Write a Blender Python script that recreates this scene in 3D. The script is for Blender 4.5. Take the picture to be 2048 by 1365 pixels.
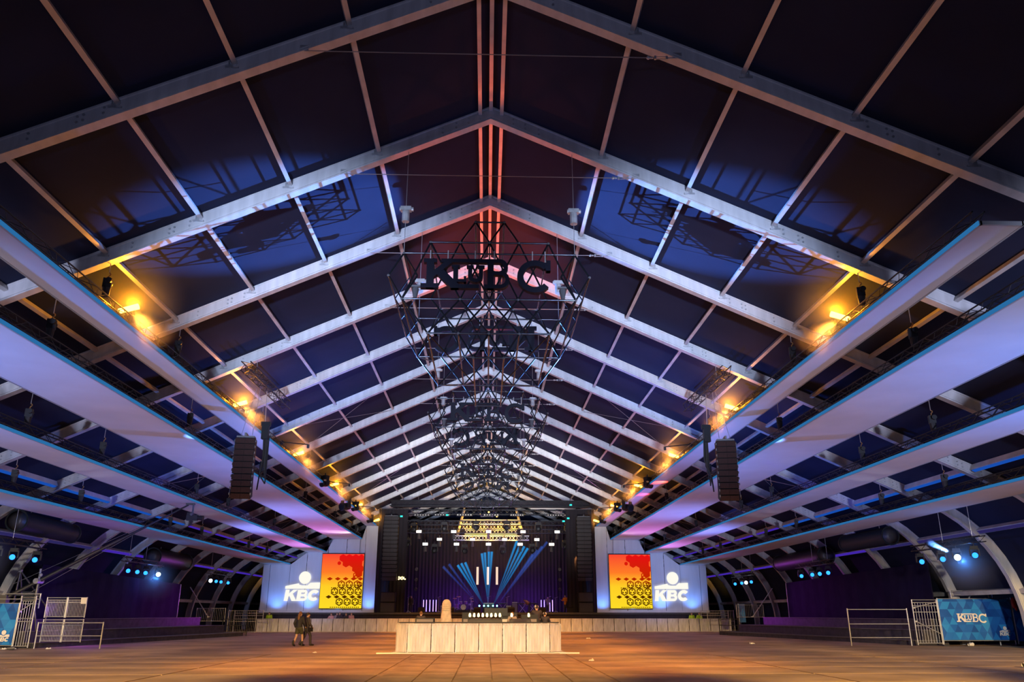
import bpy, bmesh, math, random
from mathutils import Vector, Matrix
random.seed(7)
S = bpy.context.scene
for o in list(bpy.data.objects): bpy.data.objects.remove(o)
COL = S.collection
PI = math.pi
def V(*a): return Vector(a)

# ------------------------------------------------------------------ camera
TH = math.atan((1228.0-682.5)/1600.0)
PSI = math.atan((1024-972.0)*math.cos(TH)/1600.0)
cam = bpy.data.cameras.new('camera'); CAM = bpy.data.objects.new('camera', cam); COL.objects.link(CAM)
cam.sensor_fit = 'HORIZONTAL'; cam.sensor_width = 36.0; cam.lens = 36.0*1600/2048
cam.clip_start = 0.1; cam.clip_end = 400
CAM.location = (0, 0, 1.65)
CAM.rotation_euler = (PI/2+TH, 0, -PSI)
S.camera = CAM
# ------------------------------------------------------------------ world, exposure
W = bpy.data.worlds.new('night'); S.world = W; W.use_nodes = True
W.node_tree.nodes['Background'].inputs[0].default_value = (0.010, 0.016, 0.045, 1)
W.node_tree.nodes['Background'].inputs[1].default_value = 0.10
S.view_settings.view_transform = 'Standard'; S.view_settings.look = 'None'
S.view_settings.exposure = 0.0; S.view_settings.gamma = 1.0; S.view_settings.use_curve_mapping = False
cy = S.cycles; cy.max_bounces = 6; cy.diffuse_bounces = 3; cy.glossy_bounces = 2; cy.transmission_bounces = 2; cy.volume_bounces = 0; cy.sample_clamp_indirect = 6.0; cy.caustics_reflective = False; cy.caustics_refractive = False
# ------------------------------------------------------------------ large lights of the hall
def aim(o, tgt):
    d = Vector(tgt)-o.location; o.rotation_euler = d.to_track_quat('-Z', 'Y').to_euler()
def spot(name, loc, tgt, col, watt, ang, blend=0.6, rad=0.15):
    l = bpy.data.lights.new(name, 'SPOT'); l.energy = watt; l.color = col; l.spot_size = math.radians(ang); l.spot_blend = blend; l.shadow_soft_size = rad
    o = bpy.data.objects.new(name, l); COL.objects.link(o); o.location = loc; aim(o, tgt); return o
def point(name, loc, col, watt, rad=0.1):
    l = bpy.data.lights.new(name, 'POINT'); l.energy = watt; l.color = col; l.shadow_soft_size = rad
    o = bpy.data.objects.new(name, l); COL.objects.link(o); o.location = loc; return o
# warm floods over the entrance behind the photographer, on the floor and the mixing enclosure
for x_, tx_ in ((-18, -21), (-9, -10.5), (0, 0), (9, 10.5), (18, 21)):
    spot('entrance_flood', (x_, -4, 9.0), (tx_, 35, 0), (1.0, 0.62, 0.20), 74000 if x_ else 52000, 21, 0.6, 0.5)
spot('entrance_flood', (0, -4, 7.5), (0, 37.4, 0.3), (0.92, 0.96, 1.0), 13000, 12, 0.5, 0.4)
for s_ in (-1, 1): spot('entrance_flood', (s_*8, -4, 6.5), (s_*25, 44, 1.0), (1.0, 0.92, 0.80), 34000, 12, 0.7, 0.4)
# cool floods from the entrance up along the roof
spot('roof_flood', (-7, -8, 3.0), (-4, 62, 18.2), (0.55, 0.68, 1.0), 120000, 23, 1.0, 0.6)
spot('roof_flood', (7, -8, 3.0), (4, 62, 18.2), (0.55, 0.68, 1.0), 120000, 23, 1.0, 0.6)
spot('roof_flood', (0, -6, 3.0), (0, 18, 15.5), (0.50, 0.56, 1.0), 2600, 80, 1.0, 0.5)
for s_ in (-1, 1): spot('roof_flood', (s_*12, -8, 3.0), (s_*19.5, 50, 13.0), (0.62, 0.68, 1.0), 42000, 22, 1.0, 0.6)
# unseen fill lamps added: towards the stage roof, and lavender on the ceiling strips
spot('enclosure_fill', (-3, 41.5, 1.7), (-5, 84, 16.5), (0.95, 0.92, 0.86), 46000, 34, 1.0, 0.3)
spot('enclosure_fill', (3, 41.5, 1.7), (5, 84, 16.5), (0.95, 0.92, 0.86), 46000, 34, 1.0, 0.3)
LAV = (0.07, 0.25, 1.0)
for s_ in (-1, 1):  # added fills with no fixture of their own
    spot('lavender_fill', (s_*2.6, 40.5, 2.0), (s_*10.5, 42, 9.5), LAV, 8200, 96, 1.0, 0.4)
    spot('lavender_fill', (s_*17.5, 20.5, 0.4), (s_*15.5, 25, 9.0), LAV, 2900, 110, 1.0, 0.3)
    spot('lavender_fill', (s_*17.0, 62, 1.0), (s_*14.5, 62, 9.0), (0.22, 0.28, 1.0), 3200, 104, 1.0, 0.3)
    spot('lavender_fill', (s_*16.0, 79.0, 1.4), (s_*14.5, 74, 9.0), (0.85, 0.24, 1.0), 2600, 110, 1.0, 0.3)

# ------------------------------------------------------------------ materials
MATS = {}
def mat(name, col, rough=0.6, metal=0.0, noise=0.0, scale=3.0, emit=None, es=0.0, stretch=None, bump=0.0, spec=0.5):
    m = bpy.data.materials.new(name); m.use_nodes = True; nt = m.node_tree; b = nt.nodes['Principled BSDF']
    b.inputs['Base Color'].default_value = (*col, 1); b.inputs['Roughness'].default_value = rough; b.inputs['Metallic'].default_value = metal
    b.inputs['Specular IOR Level'].default_value = spec
    if emit: b.inputs['Emission Color'].default_value = (*emit, 1); b.inputs['Emission Strength'].default_value = es
    if noise or bump:
        tc = nt.nodes.new('ShaderNodeTexCoord'); mp = nt.nodes.new('ShaderNodeMapping'); n = nt.nodes.new('ShaderNodeTexNoise')
        n.inputs['Scale'].default_value = scale; n.inputs['Detail'].default_value = 5
        if stretch: mp.inputs['Scale'].default_value = stretch
        nt.links.new(tc.outputs['Object'], mp.inputs[0]); nt.links.new(mp.outputs[0], n.inputs['Vector'])
        r = nt.nodes.new('ShaderNodeValToRGB')
        a = [max(0, c*(1-noise)) for c in col]; d = [min(1, c*(1+noise)) for c in col]
        r.color_ramp.elements[0].position = 0.32; r.color_ramp.elements[1].position = 0.68
        r.color_ramp.elements[0].color = (*a, 1); r.color_ramp.elements[1].color = (*d, 1)
        nt.links.new(n.outputs['Fac'], r.inputs[0]); nt.links.new(r.outputs[0], b.inputs['Base Color'])
        if bump:
            bp = nt.nodes.new('ShaderNodeBump'); bp.inputs['Strength'].default_value = bump
            nt.links.new(n.outputs['Fac'], bp.inputs['Height']); nt.links.new(bp.outputs[0], b.inputs['Normal'])
    MATS[name] = m; return m
def emis(name, col, st):
    m = bpy.data.materials.new(name); m.use_nodes = True; nt = m.node_tree; nt.nodes.clear()
    e = nt.nodes.new('ShaderNodeEmission'); e.inputs[0].default_value = (*col, 1); e.inputs[1].default_value = st
    o = nt.nodes.new('ShaderNodeOutputMaterial'); nt.links.new(e.outputs[0], o.inputs[0]); MATS[name] = m; return m
mat('concrete', (0.46, 0.32, 0.19), 0.7, 0, 0.32, 0.35, bump=0.05, spec=0.2)
mat('slab', (0.47, 0.33, 0.19), 0.7, 0, 0.28, 0.9, bump=0.05, spec=0.2)
mat('membrane', (0.026, 0.031, 0.064), 0.8, 0, 0.10, 0.5, spec=0.05)
mat('wallcloth', (0.018, 0.022, 0.045), 0.85, 0, 0.10, 0.5, spec=0.05)
mat('alu', (0.60, 0.60, 0.62), 0.45, 0.15, 0.12, 1.2, stretch=(3, 1, .4))
mat('alu_purlin', (0.60, 0.58, 0.57), 0.45, 0.2, 0.12, 2.0)
mat('galv', (0.50, 0.51, 0.53), 0.4, 0.55, 0.18, 6.0)
mat('steel_dark', (0.10, 0.10, 0.11), 0.45, 0.4)
mat('black', (0.012, 0.012, 0.014), 0.6)
mat('ductblack', (0.018, 0.026, 0.030), 0.5, spec=0.3)
mat('blackgloss', (0.012, 0.013, 0.017), 0.4, spec=0.2)
mat('truss', (0.020, 0.020, 0.024), 0.4, 0.5)
mat('cagetube', (0.030, 0.034, 0.045), 0.22, 0.85)
mat('letter', (0.004, 0.004, 0.010), 0.5, spec=0.12)
mat('letteredge', (0.05, 0.055, 0.07), 0.35)
mat('panel', (0.68, 0.70, 0.74), 0.85, 0, 0.04, 0.6)
mat('panelframe', (0.45, 0.47, 0.5), 0.5, 0.3)
mat('wingcloth', (0.74, 0.74, 0.76), 0.85, 0, 0.04, 0.4, stretch=(6, 1, 1))
mat('barrier', (0.60, 0.62, 0.66), 0.5, 0.15, 0.20, 2.2, stretch=(3, 3, 0.6))
mat('barrierbase', (0.62, 0.58, 0.52), 0.6, 0.1, 0.15, 3)
mat('drape', (0.022, 0.018, 0.026), 0.9, 0, 0.2, 1.5, stretch=(4, 4, 0.2))
mat('terracewall', (0.014, 0.012, 0.030), 0.85, 0, 0.2, 1.0, spec=0.05)
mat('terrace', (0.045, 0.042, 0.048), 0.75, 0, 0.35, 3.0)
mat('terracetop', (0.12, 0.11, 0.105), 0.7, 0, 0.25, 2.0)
mat('cabinet', (0.016, 0.012, 0.012), 0.6, spec=0.15)
mat('grille', (0.042, 0.020, 0.017), 0.7, 0.1, 0.25, 30, spec=0.15)
mat('grilleblack', (0.028, 0.024, 0.028), 0.6, 0.2, 0.2, 25)
mat('stagedeck', (0.035, 0.032, 0.036), 0.6, 0, 0.2, 2)
mat('skin', (0.62, 0.40, 0.29), 0.55)
mat('jacket', (0.020, 0.022, 0.034), 0.7)
mat('shorts', (0.060, 0.066, 0.040), 0.8)
mat('boots', (0.018, 0.016, 0.016), 0.5)
mat('hair', (0.20, 0.10, 0.045), 0.55)
mat('hairdark', (0.045, 0.030, 0.022), 0.55)
mat('hivis', (0.50, 0.85, 0.03), 0.6, emit=(0.5, 0.9, 0.03), es=0.0)
mat('cloth_pink', (0.60, 0.34, 0.30), 0.75)
mat('cloth_grey', (0.30, 0.28, 0.27), 0.75)
mat('cloth_dark', (0.045, 0.04, 0.05), 0.75)
mat('cover', (0.62, 0.55, 0.43), 0.9, 0, 0.18, 5.0, bump=0.3)
mat('white', (0.80, 0.79, 0.76), 0.6)
mat('paper', (0.75, 0.73, 0.68), 0.8)
mat('litter_yellow', (0.75, 0.50, 0.04), 0.6)
mat('red', (0.50, 0.03, 0.03), 0.5)
mat('orange_cloth', (0.72, 0.28, 0.03), 0.8)
mat('drumshell', (0.30, 0.10, 0.42), 0.3)
mat('cymbal', (0.60, 0.45, 0.20), 0.3, 0.9)
mat('hook', (0.25, 0.12, 0.03), 0.5)
mat('wire', (0.50, 0.52, 0.56), 0.35, 0.7)
emis('amberlamp', (1.0, 0.50, 0.08), 9.0)
emis('bluelens', (0.02, 0.22, 1.0), 3.2)
emis('bluehot', (0.62, 0.86, 1.0), 12.0)
emis('cyanglow', (0.05, 0.34, 0.85), 0.42)
emis('parwhite', (1.0, 0.93, 0.84), 2.2)
emis('purpletube', (0.42, 0.26, 1.0), 4.0)
emis('warmtube', (1.0, 0.70, 0.52), 1.1)
emis('desklamp', (1.0, 0.78, 0.30), 5.0)
emis('laserhead', (0.15, 0.80, 1.0), 12.0)
emis('logowhite', (1.0, 0.97, 0.86), 1.0)
emis('tealled', (0.04, 0.75, 0.66), 1.4)
emis('redlamp', (1.0, 0.04, 0.08), 2.0)
def two_sided_scroll():
    # fine horizontal weave on the stretched ceiling fabric
    m = MATS['panel']; nt = m.node_tree; b = nt.nodes['Principled BSDF']
    tc = nt.nodes.new('ShaderNodeTexCoord'); w = nt.nodes.new('ShaderNodeTexWave'); w.bands_direction = 'Y'; w.inputs['Scale'].default_value = 2.6; w.inputs['Distortion'].default_value = 0.4
    bp = nt.nodes.new('ShaderNodeBump'); bp.inputs['Strength'].default_value = 0.05
    nt.links.new(tc.outputs['Object'], w.inputs['Vector']); nt.links.new(w.outputs['Fac'], bp.inputs['Height']); nt.links.new(bp.outputs[0], b.inputs['Normal'])
two_sided_scroll()
def beam_mat(name, col, dens):
    m = bpy.data.materials.new(name); m.use_nodes = True; nt = m.node_tree; nt.nodes.clear()
    o = nt.nodes.new('ShaderNodeOutputMaterial'); e = nt.nodes.new('ShaderNodeEmission'); e.inputs[0].default_value = (*col, 1); e.inputs[1].default_value = dens
    nt.links.new(e.outputs[0], o.inputs['Volume']); MATS[name] = m
beam_mat('beam', (0.0, 0.34, 0.85), 2.2)
beam_mat('beamdim', (0.03, 0.12, 0.60), 1.0)
def haze_mat():
    m = bpy.data.materials.new('haze'); m.use_nodes = True; nt = m.node_tree; nt.nodes.clear()
    o = nt.nodes.new('ShaderNodeOutputMaterial'); v = nt.nodes.new('ShaderNodeVolumeScatter'); v.inputs['Color'].default_value = (1, 1, 1, 1)
    tc = nt.nodes.new('ShaderNodeTexCoord'); g = nt.nodes.new('ShaderNodeTexGradient'); g.gradient_type = 'SPHERICAL'; q = nt.nodes.new('ShaderNodeMath'); q.operation = 'POWER'; q.inputs[1].default_value = 1.6
    d = nt.nodes.new('ShaderNodeMath'); d.operation = 'MULTIPLY'; d.inputs[1].default_value = .16
    nt.links.new(tc.outputs['Object'], g.inputs[0]); nt.links.new(g.outputs['Fac'], q.inputs[0]); nt.links.new(q.outputs[0], d.inputs[0]); nt.links.new(d.outputs[0], v.inputs['Density'])
    nt.links.new(v.outputs[0], o.inputs['Volume']); MATS['haze'] = m
haze_mat()
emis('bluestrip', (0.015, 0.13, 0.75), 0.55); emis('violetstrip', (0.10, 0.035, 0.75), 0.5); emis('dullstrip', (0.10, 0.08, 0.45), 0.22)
def screen_mat(name, dark):
    m = bpy.data.materials.new(name); m.use_nodes = True; nt = m.node_tree; nt.nodes.clear()
    tc = nt.nodes.new('ShaderNodeTexCoord'); sp = nt.nodes.new('ShaderNodeSeparateXYZ'); r = nt.nodes.new('ShaderNodeValToRGB')
    mr = nt.nodes.new('ShaderNodeMapRange'); mr.inputs['From Min'].default_value = 0.0; mr.inputs['From Max'].default_value = 5.3
    e = nt.nodes.new('ShaderNodeEmission'); o = nt.nodes.new('ShaderNodeOutputMaterial')
    if dark: stops = [(0, (0.055, 0.022, 0.0)), (0.40, (0.10, 0.02, 0.0)), (0.58, (0.55, 0.02, 0.0)), (1.0, (0.80, 0.004, 0.006))]; e.inputs[1].default_value = 1.0
    else: stops = [(0, (1.0, 0.72, 0.02)), (0.40, (1.0, 0.62, 0.02)), (0.66, (1.0, 0.20, 0.02)), (1.0, (0.95, 0.06, 0.03))]; e.inputs[1].default_value = 1.0
    cr = r.color_ramp
    while len(cr.elements) < len(stops): cr.elements.new(0.5)
    for el, (p, c) in zip(cr.elements, stops): el.position = p; el.color = (*c, 1)
    L = nt.links.new
    L(tc.outputs['Object'], sp.inputs[0]); L(sp.outputs[2], mr.inputs[0]); L(mr.outputs[0], r.inputs[0]); L(r.outputs[0], e.inputs[0]); L(e.outputs[0], o.inputs[0])
    MATS[name] = m
screen_mat('screen', False); screen_mat('screenprint', True)
def banner_mat():
    m = bpy.data.materials.new('banner'); m.use_nodes = True; nt = m.node_tree; b = nt.nodes['Principled BSDF']; L = nt.links.new
    b.inputs['Roughness'].default_value = 0.55
    tc = nt.nodes.new('ShaderNodeTexCoord'); sp = nt.nodes.new('ShaderNodeSeparateXYZ'); L(tc.outputs['Object'], sp.inputs[0])
    def mth(op, a, bb=None):
        n = nt.nodes.new('ShaderNodeMath'); n.operation = op
        for i, v in enumerate((a, bb)):
            if v is None: continue
            if isinstance(v, (int, float)): n.inputs[i].default_value = v
            else: L(v, n.inputs[i])
        return n.outputs[0]
    x, z = sp.outputs[0], sp.outputs[2]
    k = 2.2
    u = mth('FLOOR', mth('MULTIPLY', mth('ADD', x, mth('MULTIPLY', z, 0.577)), k)); v = mth('FLOOR', mth('MULTIPLY', mth('SUBTRACT', x, mth('MULTIPLY', z, 0.577)), k)); w = mth('FLOOR', mth('MULTIPLY', z, k*1.155))
    cb = nt.nodes.new('ShaderNodeCombineXYZ'); L(u, cb.inputs[0]); L(v, cb.inputs[1]); L(w, cb.inputs[2])
    wn = nt.nodes.new('ShaderNodeTexWhiteNoise'); L(cb.outputs[0], wn.inputs['Vector'])
    r = nt.nodes.new('ShaderNodeValToRGB'); cr = r.color_ramp; cr.elements[0].color = (0.004, 0.07, 0.33, 1); cr.elements[1].color = (0.02, 0.27, 0.72, 1); e = cr.elements.new(0.5); e.color = (0.008, 0.13, 0.52, 1)
    L(wn.outputs['Value'], r.inputs[0]); L(r.outputs[0], b.inputs['Base Color']); MATS['banner'] = m
banner_mat()

# ------------------------------------------------------------------ mesh helpers
ORI = {}
class MB:
    def __init__(s): s.v = []; s.f = []
    def add(s, vs, fs):
        b = len(s.v); s.v += [tuple(v) for v in vs]; s.f += [tuple(b+i for i in f) for f in fs]; return s
    def box(s, c, d, rz=0.0, rx=0.0, ry=0.0):
        M = Matrix.Translation(c) @ Matrix.Rotation(rz, 4, 'Z') @ Matrix.Rotation(ry, 4, 'Y') @ Matrix.Rotation(rx, 4, 'X')
        h = [x/2 for x in d]
        vs = [M @ V(sx*h[0], sy*h[1], sz*h[2]) for sz in (-1, 1) for sy in (-1, 1) for sx in (-1, 1)]
        return s.add(vs, [(0, 2, 3, 1), (4, 5, 7, 6), (0, 1, 5, 4), (2, 6, 7, 3), (0, 4, 6, 2), (1, 3, 7, 5)])
    def bb(s, x0, x1, y0, y1, z0, z1): return s.box(((x0+x1)/2, (y0+y1)/2, (z0+z1)/2), (abs(x1-x0), abs(y1-y0), abs(z1-z0)))
    def cyl(s, p, q, r, r2=None, n=8, cap=True):
        p = Vector(p); q = Vector(q); r2 = r if r2 is None else r2; d = q-p
        if d.length < 1e-6: return s
        R = d.to_track_quat('Z', 'Y').to_matrix(); vs = []
        for c, rr in ((p, r), (q, r2)):
            for i in range(n):
                a = 2*PI*(i+0.5)/n; vs.append(c+R @ V(rr*math.cos(a), rr*math.sin(a), 0))
        fs = [(i, (i+1) % n, n+(i+1) % n, n+i) for i in range(n)]
        if cap: fs += [tuple(range(n-1, -1, -1)), tuple(range(n, 2*n))]
        return s.add(vs, fs)
    def tube(s, pts, r, n=6):
        for a, b in zip(pts, pts[1:]): s.cyl(a, b, r, n=n)
        return s
    def lathe(s, c, prof, n=16, axis=None):
        c = Vector(c); R = (Vector(axis).to_track_quat('Z', 'Y').to_matrix() if axis else Matrix.Identity(3)); vs = []; m = len(prof)
        for (r, z) in prof:
            for i in range(n):
                a = 2*PI*i/n; vs.append(c+R @ V(r*math.cos(a), r*math.sin(a), z))
        fs = [(j*n+i, j*n+(i+1) % n, (j+1)*n+(i+1) % n, (j+1)*n+i) for j in range(m-1) for i in range(n)]
        fs += [tuple(range(n-1, -1, -1)), tuple(range((m-1)*n, m*n))]
        return s.add(vs, fs)
    def ball(s, c, r, n=10, sc=(1, 1, 1)):
        c = Vector(c); m = n//2+1; vs = []; fs = []
        for j in range(m):
            t = PI*(j+0.02*(j == 0)-0.02*(j == m-1))/(m-1)
            for i in range(n):
                a = 2*PI*i/n; vs.append(c+V(r*sc[0]*math.sin(t)*math.cos(a), r*sc[1]*math.sin(t)*math.sin(a), r*sc[2]*math.cos(t)))
        fs = [(j*n+i, (j+1)*n+i, (j+1)*n+(i+1) % n, j*n+(i+1) % n) for j in range(m-1) for i in range(n)]
        return s.add(vs, fs)
    def prism(s, poly, fn, d0, d1):
        # poly: 2-D points, fn(x, y, d) -> 3-D
        n = len(poly); vs = [fn(x, y, d0) for x, y in poly]+[fn(x, y, d1) for x, y in poly]
        return s.add(vs, [tuple(range(n-1, -1, -1)), tuple(range(n, 2*n))]+[(i, (i+1) % n, n+(i+1) % n, n+i) for i in range(n)])
    def mesh(s, name, m, smooth=False, off=None):
        me = bpy.data.meshes.new(name); vs = s.v
        if off is not None: vs = [(v[0]-off[0], v[1]-off[1], v[2]-off[2]) for v in vs]
        me.from_pydata(vs, [], s.f); me.update()
        bm = bmesh.new(); bm.from_mesh(me); bmesh.ops.recalc_face_normals(bm, faces=bm.faces); bm.to_mesh(me); bm.free()
        me.materials.append(MATS[m])
        if smooth: me.polygons.foreach_set('use_smooth', [True]*len(me.polygons))
        return me
    def build(s, name, m, parent=None, smooth=False, at=None):
        off = ORI.get(parent.name) if parent else at
        o = bpy.data.objects.new(name, s.mesh(name, m, smooth, off)); COL.objects.link(o)
        if parent: o.parent = parent; ORI[o.name] = off if off is not None else V(0, 0, 0)
        else:
            if at is not None: o.location = at
            ORI[o.name] = Vector(at) if at is not None else V(0, 0, 0)
        return o
def tag(o, label, cat, group=None, kind=None):
    if label: o['label'] = label
    if cat: o['category'] = cat
    if group: o['group'] = group
    if kind: o['kind'] = kind
    return o
def thing(name, label, cat, loc=(0, 0, 0), group=None):
    o = bpy.data.objects.new(name, None); COL.objects.link(o); o.location = loc; o.empty_display_size = 0.2; ORI[o.name] = Vector(loc)
    return tag(o, label, cat, group)
def struct(name, loc=(0, 0, 0)):
    o = bpy.data.objects.new(name, None); COL.objects.link(o); o.location = loc; ORI[o.name] = Vector(loc); o['kind'] = 'structure'; return o
def dup(root, loc, rz=0.0, label=None, group=None, sc=None):
    r = root.copy(); COL.objects.link(r); r.location = loc; r.rotation_euler = (0, 0, rz)
    if sc: r.scale = sc
    if label: r['label'] = label
    if group: r['group'] = group
    def rec(a, b):
        for ch in a.children:
            c = ch.copy(); COL.objects.link(c); c.parent = b; rec(ch, c)
    rec(root, r); ORI[r.name] = Vector(loc); return r
_uc = {}
def rod(name, p, q, r, m, parent, n=8):
    # one straight tube as an object of its own; all share one unit cylinder per material
    key = (m, n)
    if key not in _uc: _uc[key] = MB().cyl((0, 0, 0), (0, 0, 1), 1.0, n=n).mesh('unit_tube_'+m, m, n > 6)
    o = bpy.data.objects.new(name, _uc[key]); COL.objects.link(o); p = Vector(p); q = Vector(q); d = q-p
    off = ORI.get(parent.name, V(0, 0, 0)); o.parent = parent
    o.location = p-off; o.rotation_mode = 'QUATERNION'; o.rotation_quaternion = d.to_track_quat('Z', 'Y'); o.scale = (r, r, d.length); ORI[o.name] = off
    return o
def inst(name, me, parent, loc=(0, 0, 0), rz=0.0, sc=(1, 1, 1)):
    o = bpy.data.objects.new(name, me); COL.objects.link(o); o.parent = parent; o.location = Vector(loc)-ORI.get(parent.name, V(0, 0, 0)); o.rotation_euler = (0, 0, rz); o.scale = sc
    ORI[o.name] = Vector(loc); return o
ORD = ['first', 'second', 'third', 'fourth', 'fifth', 'sixth', 'seventh', 'eighth', 'ninth', 'tenth', 'eleventh', 'twelfth', 'thirteenth', 'fourteenth']

# ================================================================== SETTING
BAY = 6.0; Y1 = 17.1
def RY(k): return Y1+BAY*k
K0, K1 = -2, 16
SL = 0.457; ZA = 17.85
def roof(x):
    x = abs(x)
    if x <= 23.0: return ZA-SL*x
    if x >= 27.09: return 0.98
    return 0.98+math.sqrt(max(0, 49.0-(x-20.09)**2))
# outer outline of the frame, right half, from apex to ground
a0 = math.atan2(7.34-0.98, 23.0-20.09)
OUT = [(0, ZA), (23.0, 7.34)]+[(20.09+7*math.cos(a0*(1-i/9)), 0.98+7*math.sin(a0*(1-i/9))) for i in range(1, 10)]+[(27.09, 0.0)]
# floor
floor = struct('floor')
fl = MB(); fl.bb(-34, 34, -14, 128, -0.30, 0.0); fl.build('ground', 'concrete', floor)
slabs = [MB().bb(-0.485, 0.485, -1.975, 1.975, 0.0, 0.03).mesh('slab', 'slab')]
for ix in range(6):
    for iy in range(5):
        inst('slab', slabs[0], floor, (-2.35+ix*1.01, 17.6+iy*4.0+(ix % 2)*1.2, 0.0))
slabw = MB().bb(-2.97, 2.97, -1.47, 1.47, 0.0, 0.025).mesh('slab', 'concrete')
for ix in range(3):
    for iy in range(6):
        for sx in (-1, 1):
            inst('slab', slabw, floor, (0.18+sx*(6.2+ix*6.02), 20.0+iy*3.02, 0.0))
# roof skin, rafters, purlins
ceiling = struct('ceiling')
def skin(path, y0, y1, t=0.03):
    mb = MB()
    for (xa, za), (xb, zb) in zip(path, path[1:]):
        n = V(zb-za, 0, -(xb-xa)); n.normalize()
        if n.z < 0: n = -n
        vs = []
        for y in (y0, y1):
            for (x, z) in ((xa, za), (xb, zb)): vs += [V(x, y, z+0.02), V(x, y, z+0.02)+n*t]
        mb.add(vs, [(0, 2, 6, 4), (1, 5, 7, 3), (0, 1, 3, 2), (4, 6, 7, 5), (0, 4, 5, 1), (2, 3, 7, 6)])
    return mb
for s in (-1, 1):
    me = skin([(0, ZA), (s*23.0, 7.34)], 0.02, BAY-0.02).mesh('roof_panel', 'membrane')
    for k in range(K0, K1): inst('roof_panel', me, ceiling, (0, RY(k), 0))
for s, nm in ((-1, 'wall_left'), (1, 'wall_right')):
    wl = struct(nm)
    me = skin([(s*x, z) for x, z in OUT[1:]], 0.02, BAY-0.02).mesh('wall_panel', 'wallcloth')
    meh = skin([(s*x, z) for x, z in OUT[1:-3]], 0.02, BAY-0.02).mesh('wall_panel', 'wallcloth')
    for k in range(K0, K1): inst('wall_panel', meh if (k == 4 and s > 0) else me, wl, (0, RY(k), 0))
wb = struct('wall_back'); mb = MB()
pl = [(x, z) for x, z in OUT][::-1]+[(-x, z) for x, z in OUT[1:]]
mb.prism(pl, lambda x, z, d: V(x, d, z), RY(K1), RY(K1)+0.05); mb.build('end_wall', 'wallcloth', wb)
# rafter: profile swept along the outline
def rafter_mesh():
    full = [(-x, z) for x, z in OUT[::-1]]+[(x, z) for x, z in OUT[1:]]
    P = [V(x, 0, z) for x, z in full]; N = []
    for i in range(len(P)):
        a = P[max(i-1, 0)]; b = P[min(i+1, len(P)-1)]
        def nrm(u, v): d = (v-u).normalized(); return V(d.z, 0, -d.x)
        if i == 0: n = nrm(P[0], P[1])
        elif i == len(P)-1: n = nrm(P[-2], P[-1])
        else:
            n1 = nrm(P[i-1], P[i]); n2 = nrm(P[i], P[i+1]); n = (n1+n2).normalized(); n = n/max(0.3, n.dot(n1))
        N.append(n)   # points inwards (down)
    prof = [(-.13, 0), (.13, 0), (.13, .05), (.105, .07), (.105, .35), (.15, .37), (.15, .40), (.12, .41), (.12, .425), (.15, .435), (.15, .47),
            (-.15, .47), (-.15, .435), (-.12, .425), (-.12, .41), (-.15, .40), (-.15, .37), (-.105, .35), (-.105, .07), (-.13, .05)]
    m = len(prof); mb = MB(); vs = []
    for p, n in zip(P, N):
        for (y, d) in prof: vs.append(p+n*d+V(0, y, 0))
    fs = [(j*m+i, j*m+(i+1) % m, (j+1)*m+(i+1) % m, (j+1)*m+i) for j in range(len(P)-1) for i in range(m)]
    mb.add(vs, fs); return mb.mesh('rafter', 'alu')
RM = rafter_mesh()
PX = [3.72, 6.5, 9.2, 11.95, 14.75, 17.5, 20.25]
slope = math.atan(SL)
bolt_pts = []
for s in (-1, 1):
    for x in (0.35, 0.75, 1.15, 1.6): bolt_pts += [(s*x, .15), (s*x, .30)]
    for x in (8.15, 8.55, 8.67, 9.6): bolt_pts += [(s*x*1.16, .14), (s*x*1.16, .28)]
    for x in (20.6, 21.0, 21.2, 21.6, 22.0): bolt_pts += [(s*x, .14), (s*x, .28)]
mb = MB()
for x, d in bolt_pts:
    z = ZA-SL*abs(x)-d/math.cos(slope); mb.cyl((x, -0.105, z), (x, -0.135, z), 0.035, n=6)
BOLT = mb.mesh('bolts', 'galv')
mb = MB(); mb.prism([(-1.0, ZA-SL*1.0-.42), (0, ZA-.46), (1.0, ZA-SL*1.0-.42), (1.0, ZA-SL*1.0-.12), (0, ZA-.12), (-1.0, ZA-SL*1.0-.12)], lambda x, z, d: V(x, d, z), -.118, -.106)
GUS = mb.mesh('apex_plate', 'alu')
mb = MB(); mb.box((0, 0, 0), (.20, .03, .22)); mb.box((0, -.02, -.09), (.34, .03, .05)); mb.cyl((-.05, 0, .03), (-.05, -.06, .03), .02, n=6); mb.cyl((.05, 0, .03), (.05, -.06, .03), .02, n=6)
BRK = mb.mesh('bracket', 'galv')
for k in range(K0, K1+1):
    r = inst('rafter', RM, ceiling, (0, RY(k), 0))
    inst('apex_plate', GUS, r, (0, RY(k), 0))
    b = inst('bolts', BOLT, r, (0, RY(k), 0)); b['kind'] = 'stuff'
    if k >= -1:
        for s in (-1, 1):
            for x in PX[:4]:
                inst('bracket', BRK, r, (s*x, RY(k)-.12, roof(x)-.16), 0)
def purlin_mesh(nm, w, h, m):
    return MB().box((0, BAY/2, -h/2-0.01), (w, BAY-0.26, h)).mesh(nm, m)
PUR = purlin_mesh('purlin', .13, .16, 'alu_purlin'); EAV = purlin_mesh('eave_beam', .22, .26, 'alu_purlin'); RID = purlin_mesh('ridge_beam', .12, .14, 'alu_purlin')
for k in range(K0, K1):
    for s in (-1, 1):
        for x in PX:
            o = inst('purlin', PUR, ceiling, (s*x, RY(k)+.13-.13, roof(x)-.01)); o.rotation_euler = (0, s*slope, 0)
        for x in (21.7, 25.2, 26.85):
            o = inst('eave_beam', EAV, ceiling, (s*x, RY(k), roof(x)-.02)); o.rotation_euler = (0, s*(slope if x < 24 else 0.9 if x < 26 else 1.3), 0)
    for x in (-.36, 0, .36): inst('ridge_beam', RID, ceiling, (x, RY(k), roof(x)-.05))
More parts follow.
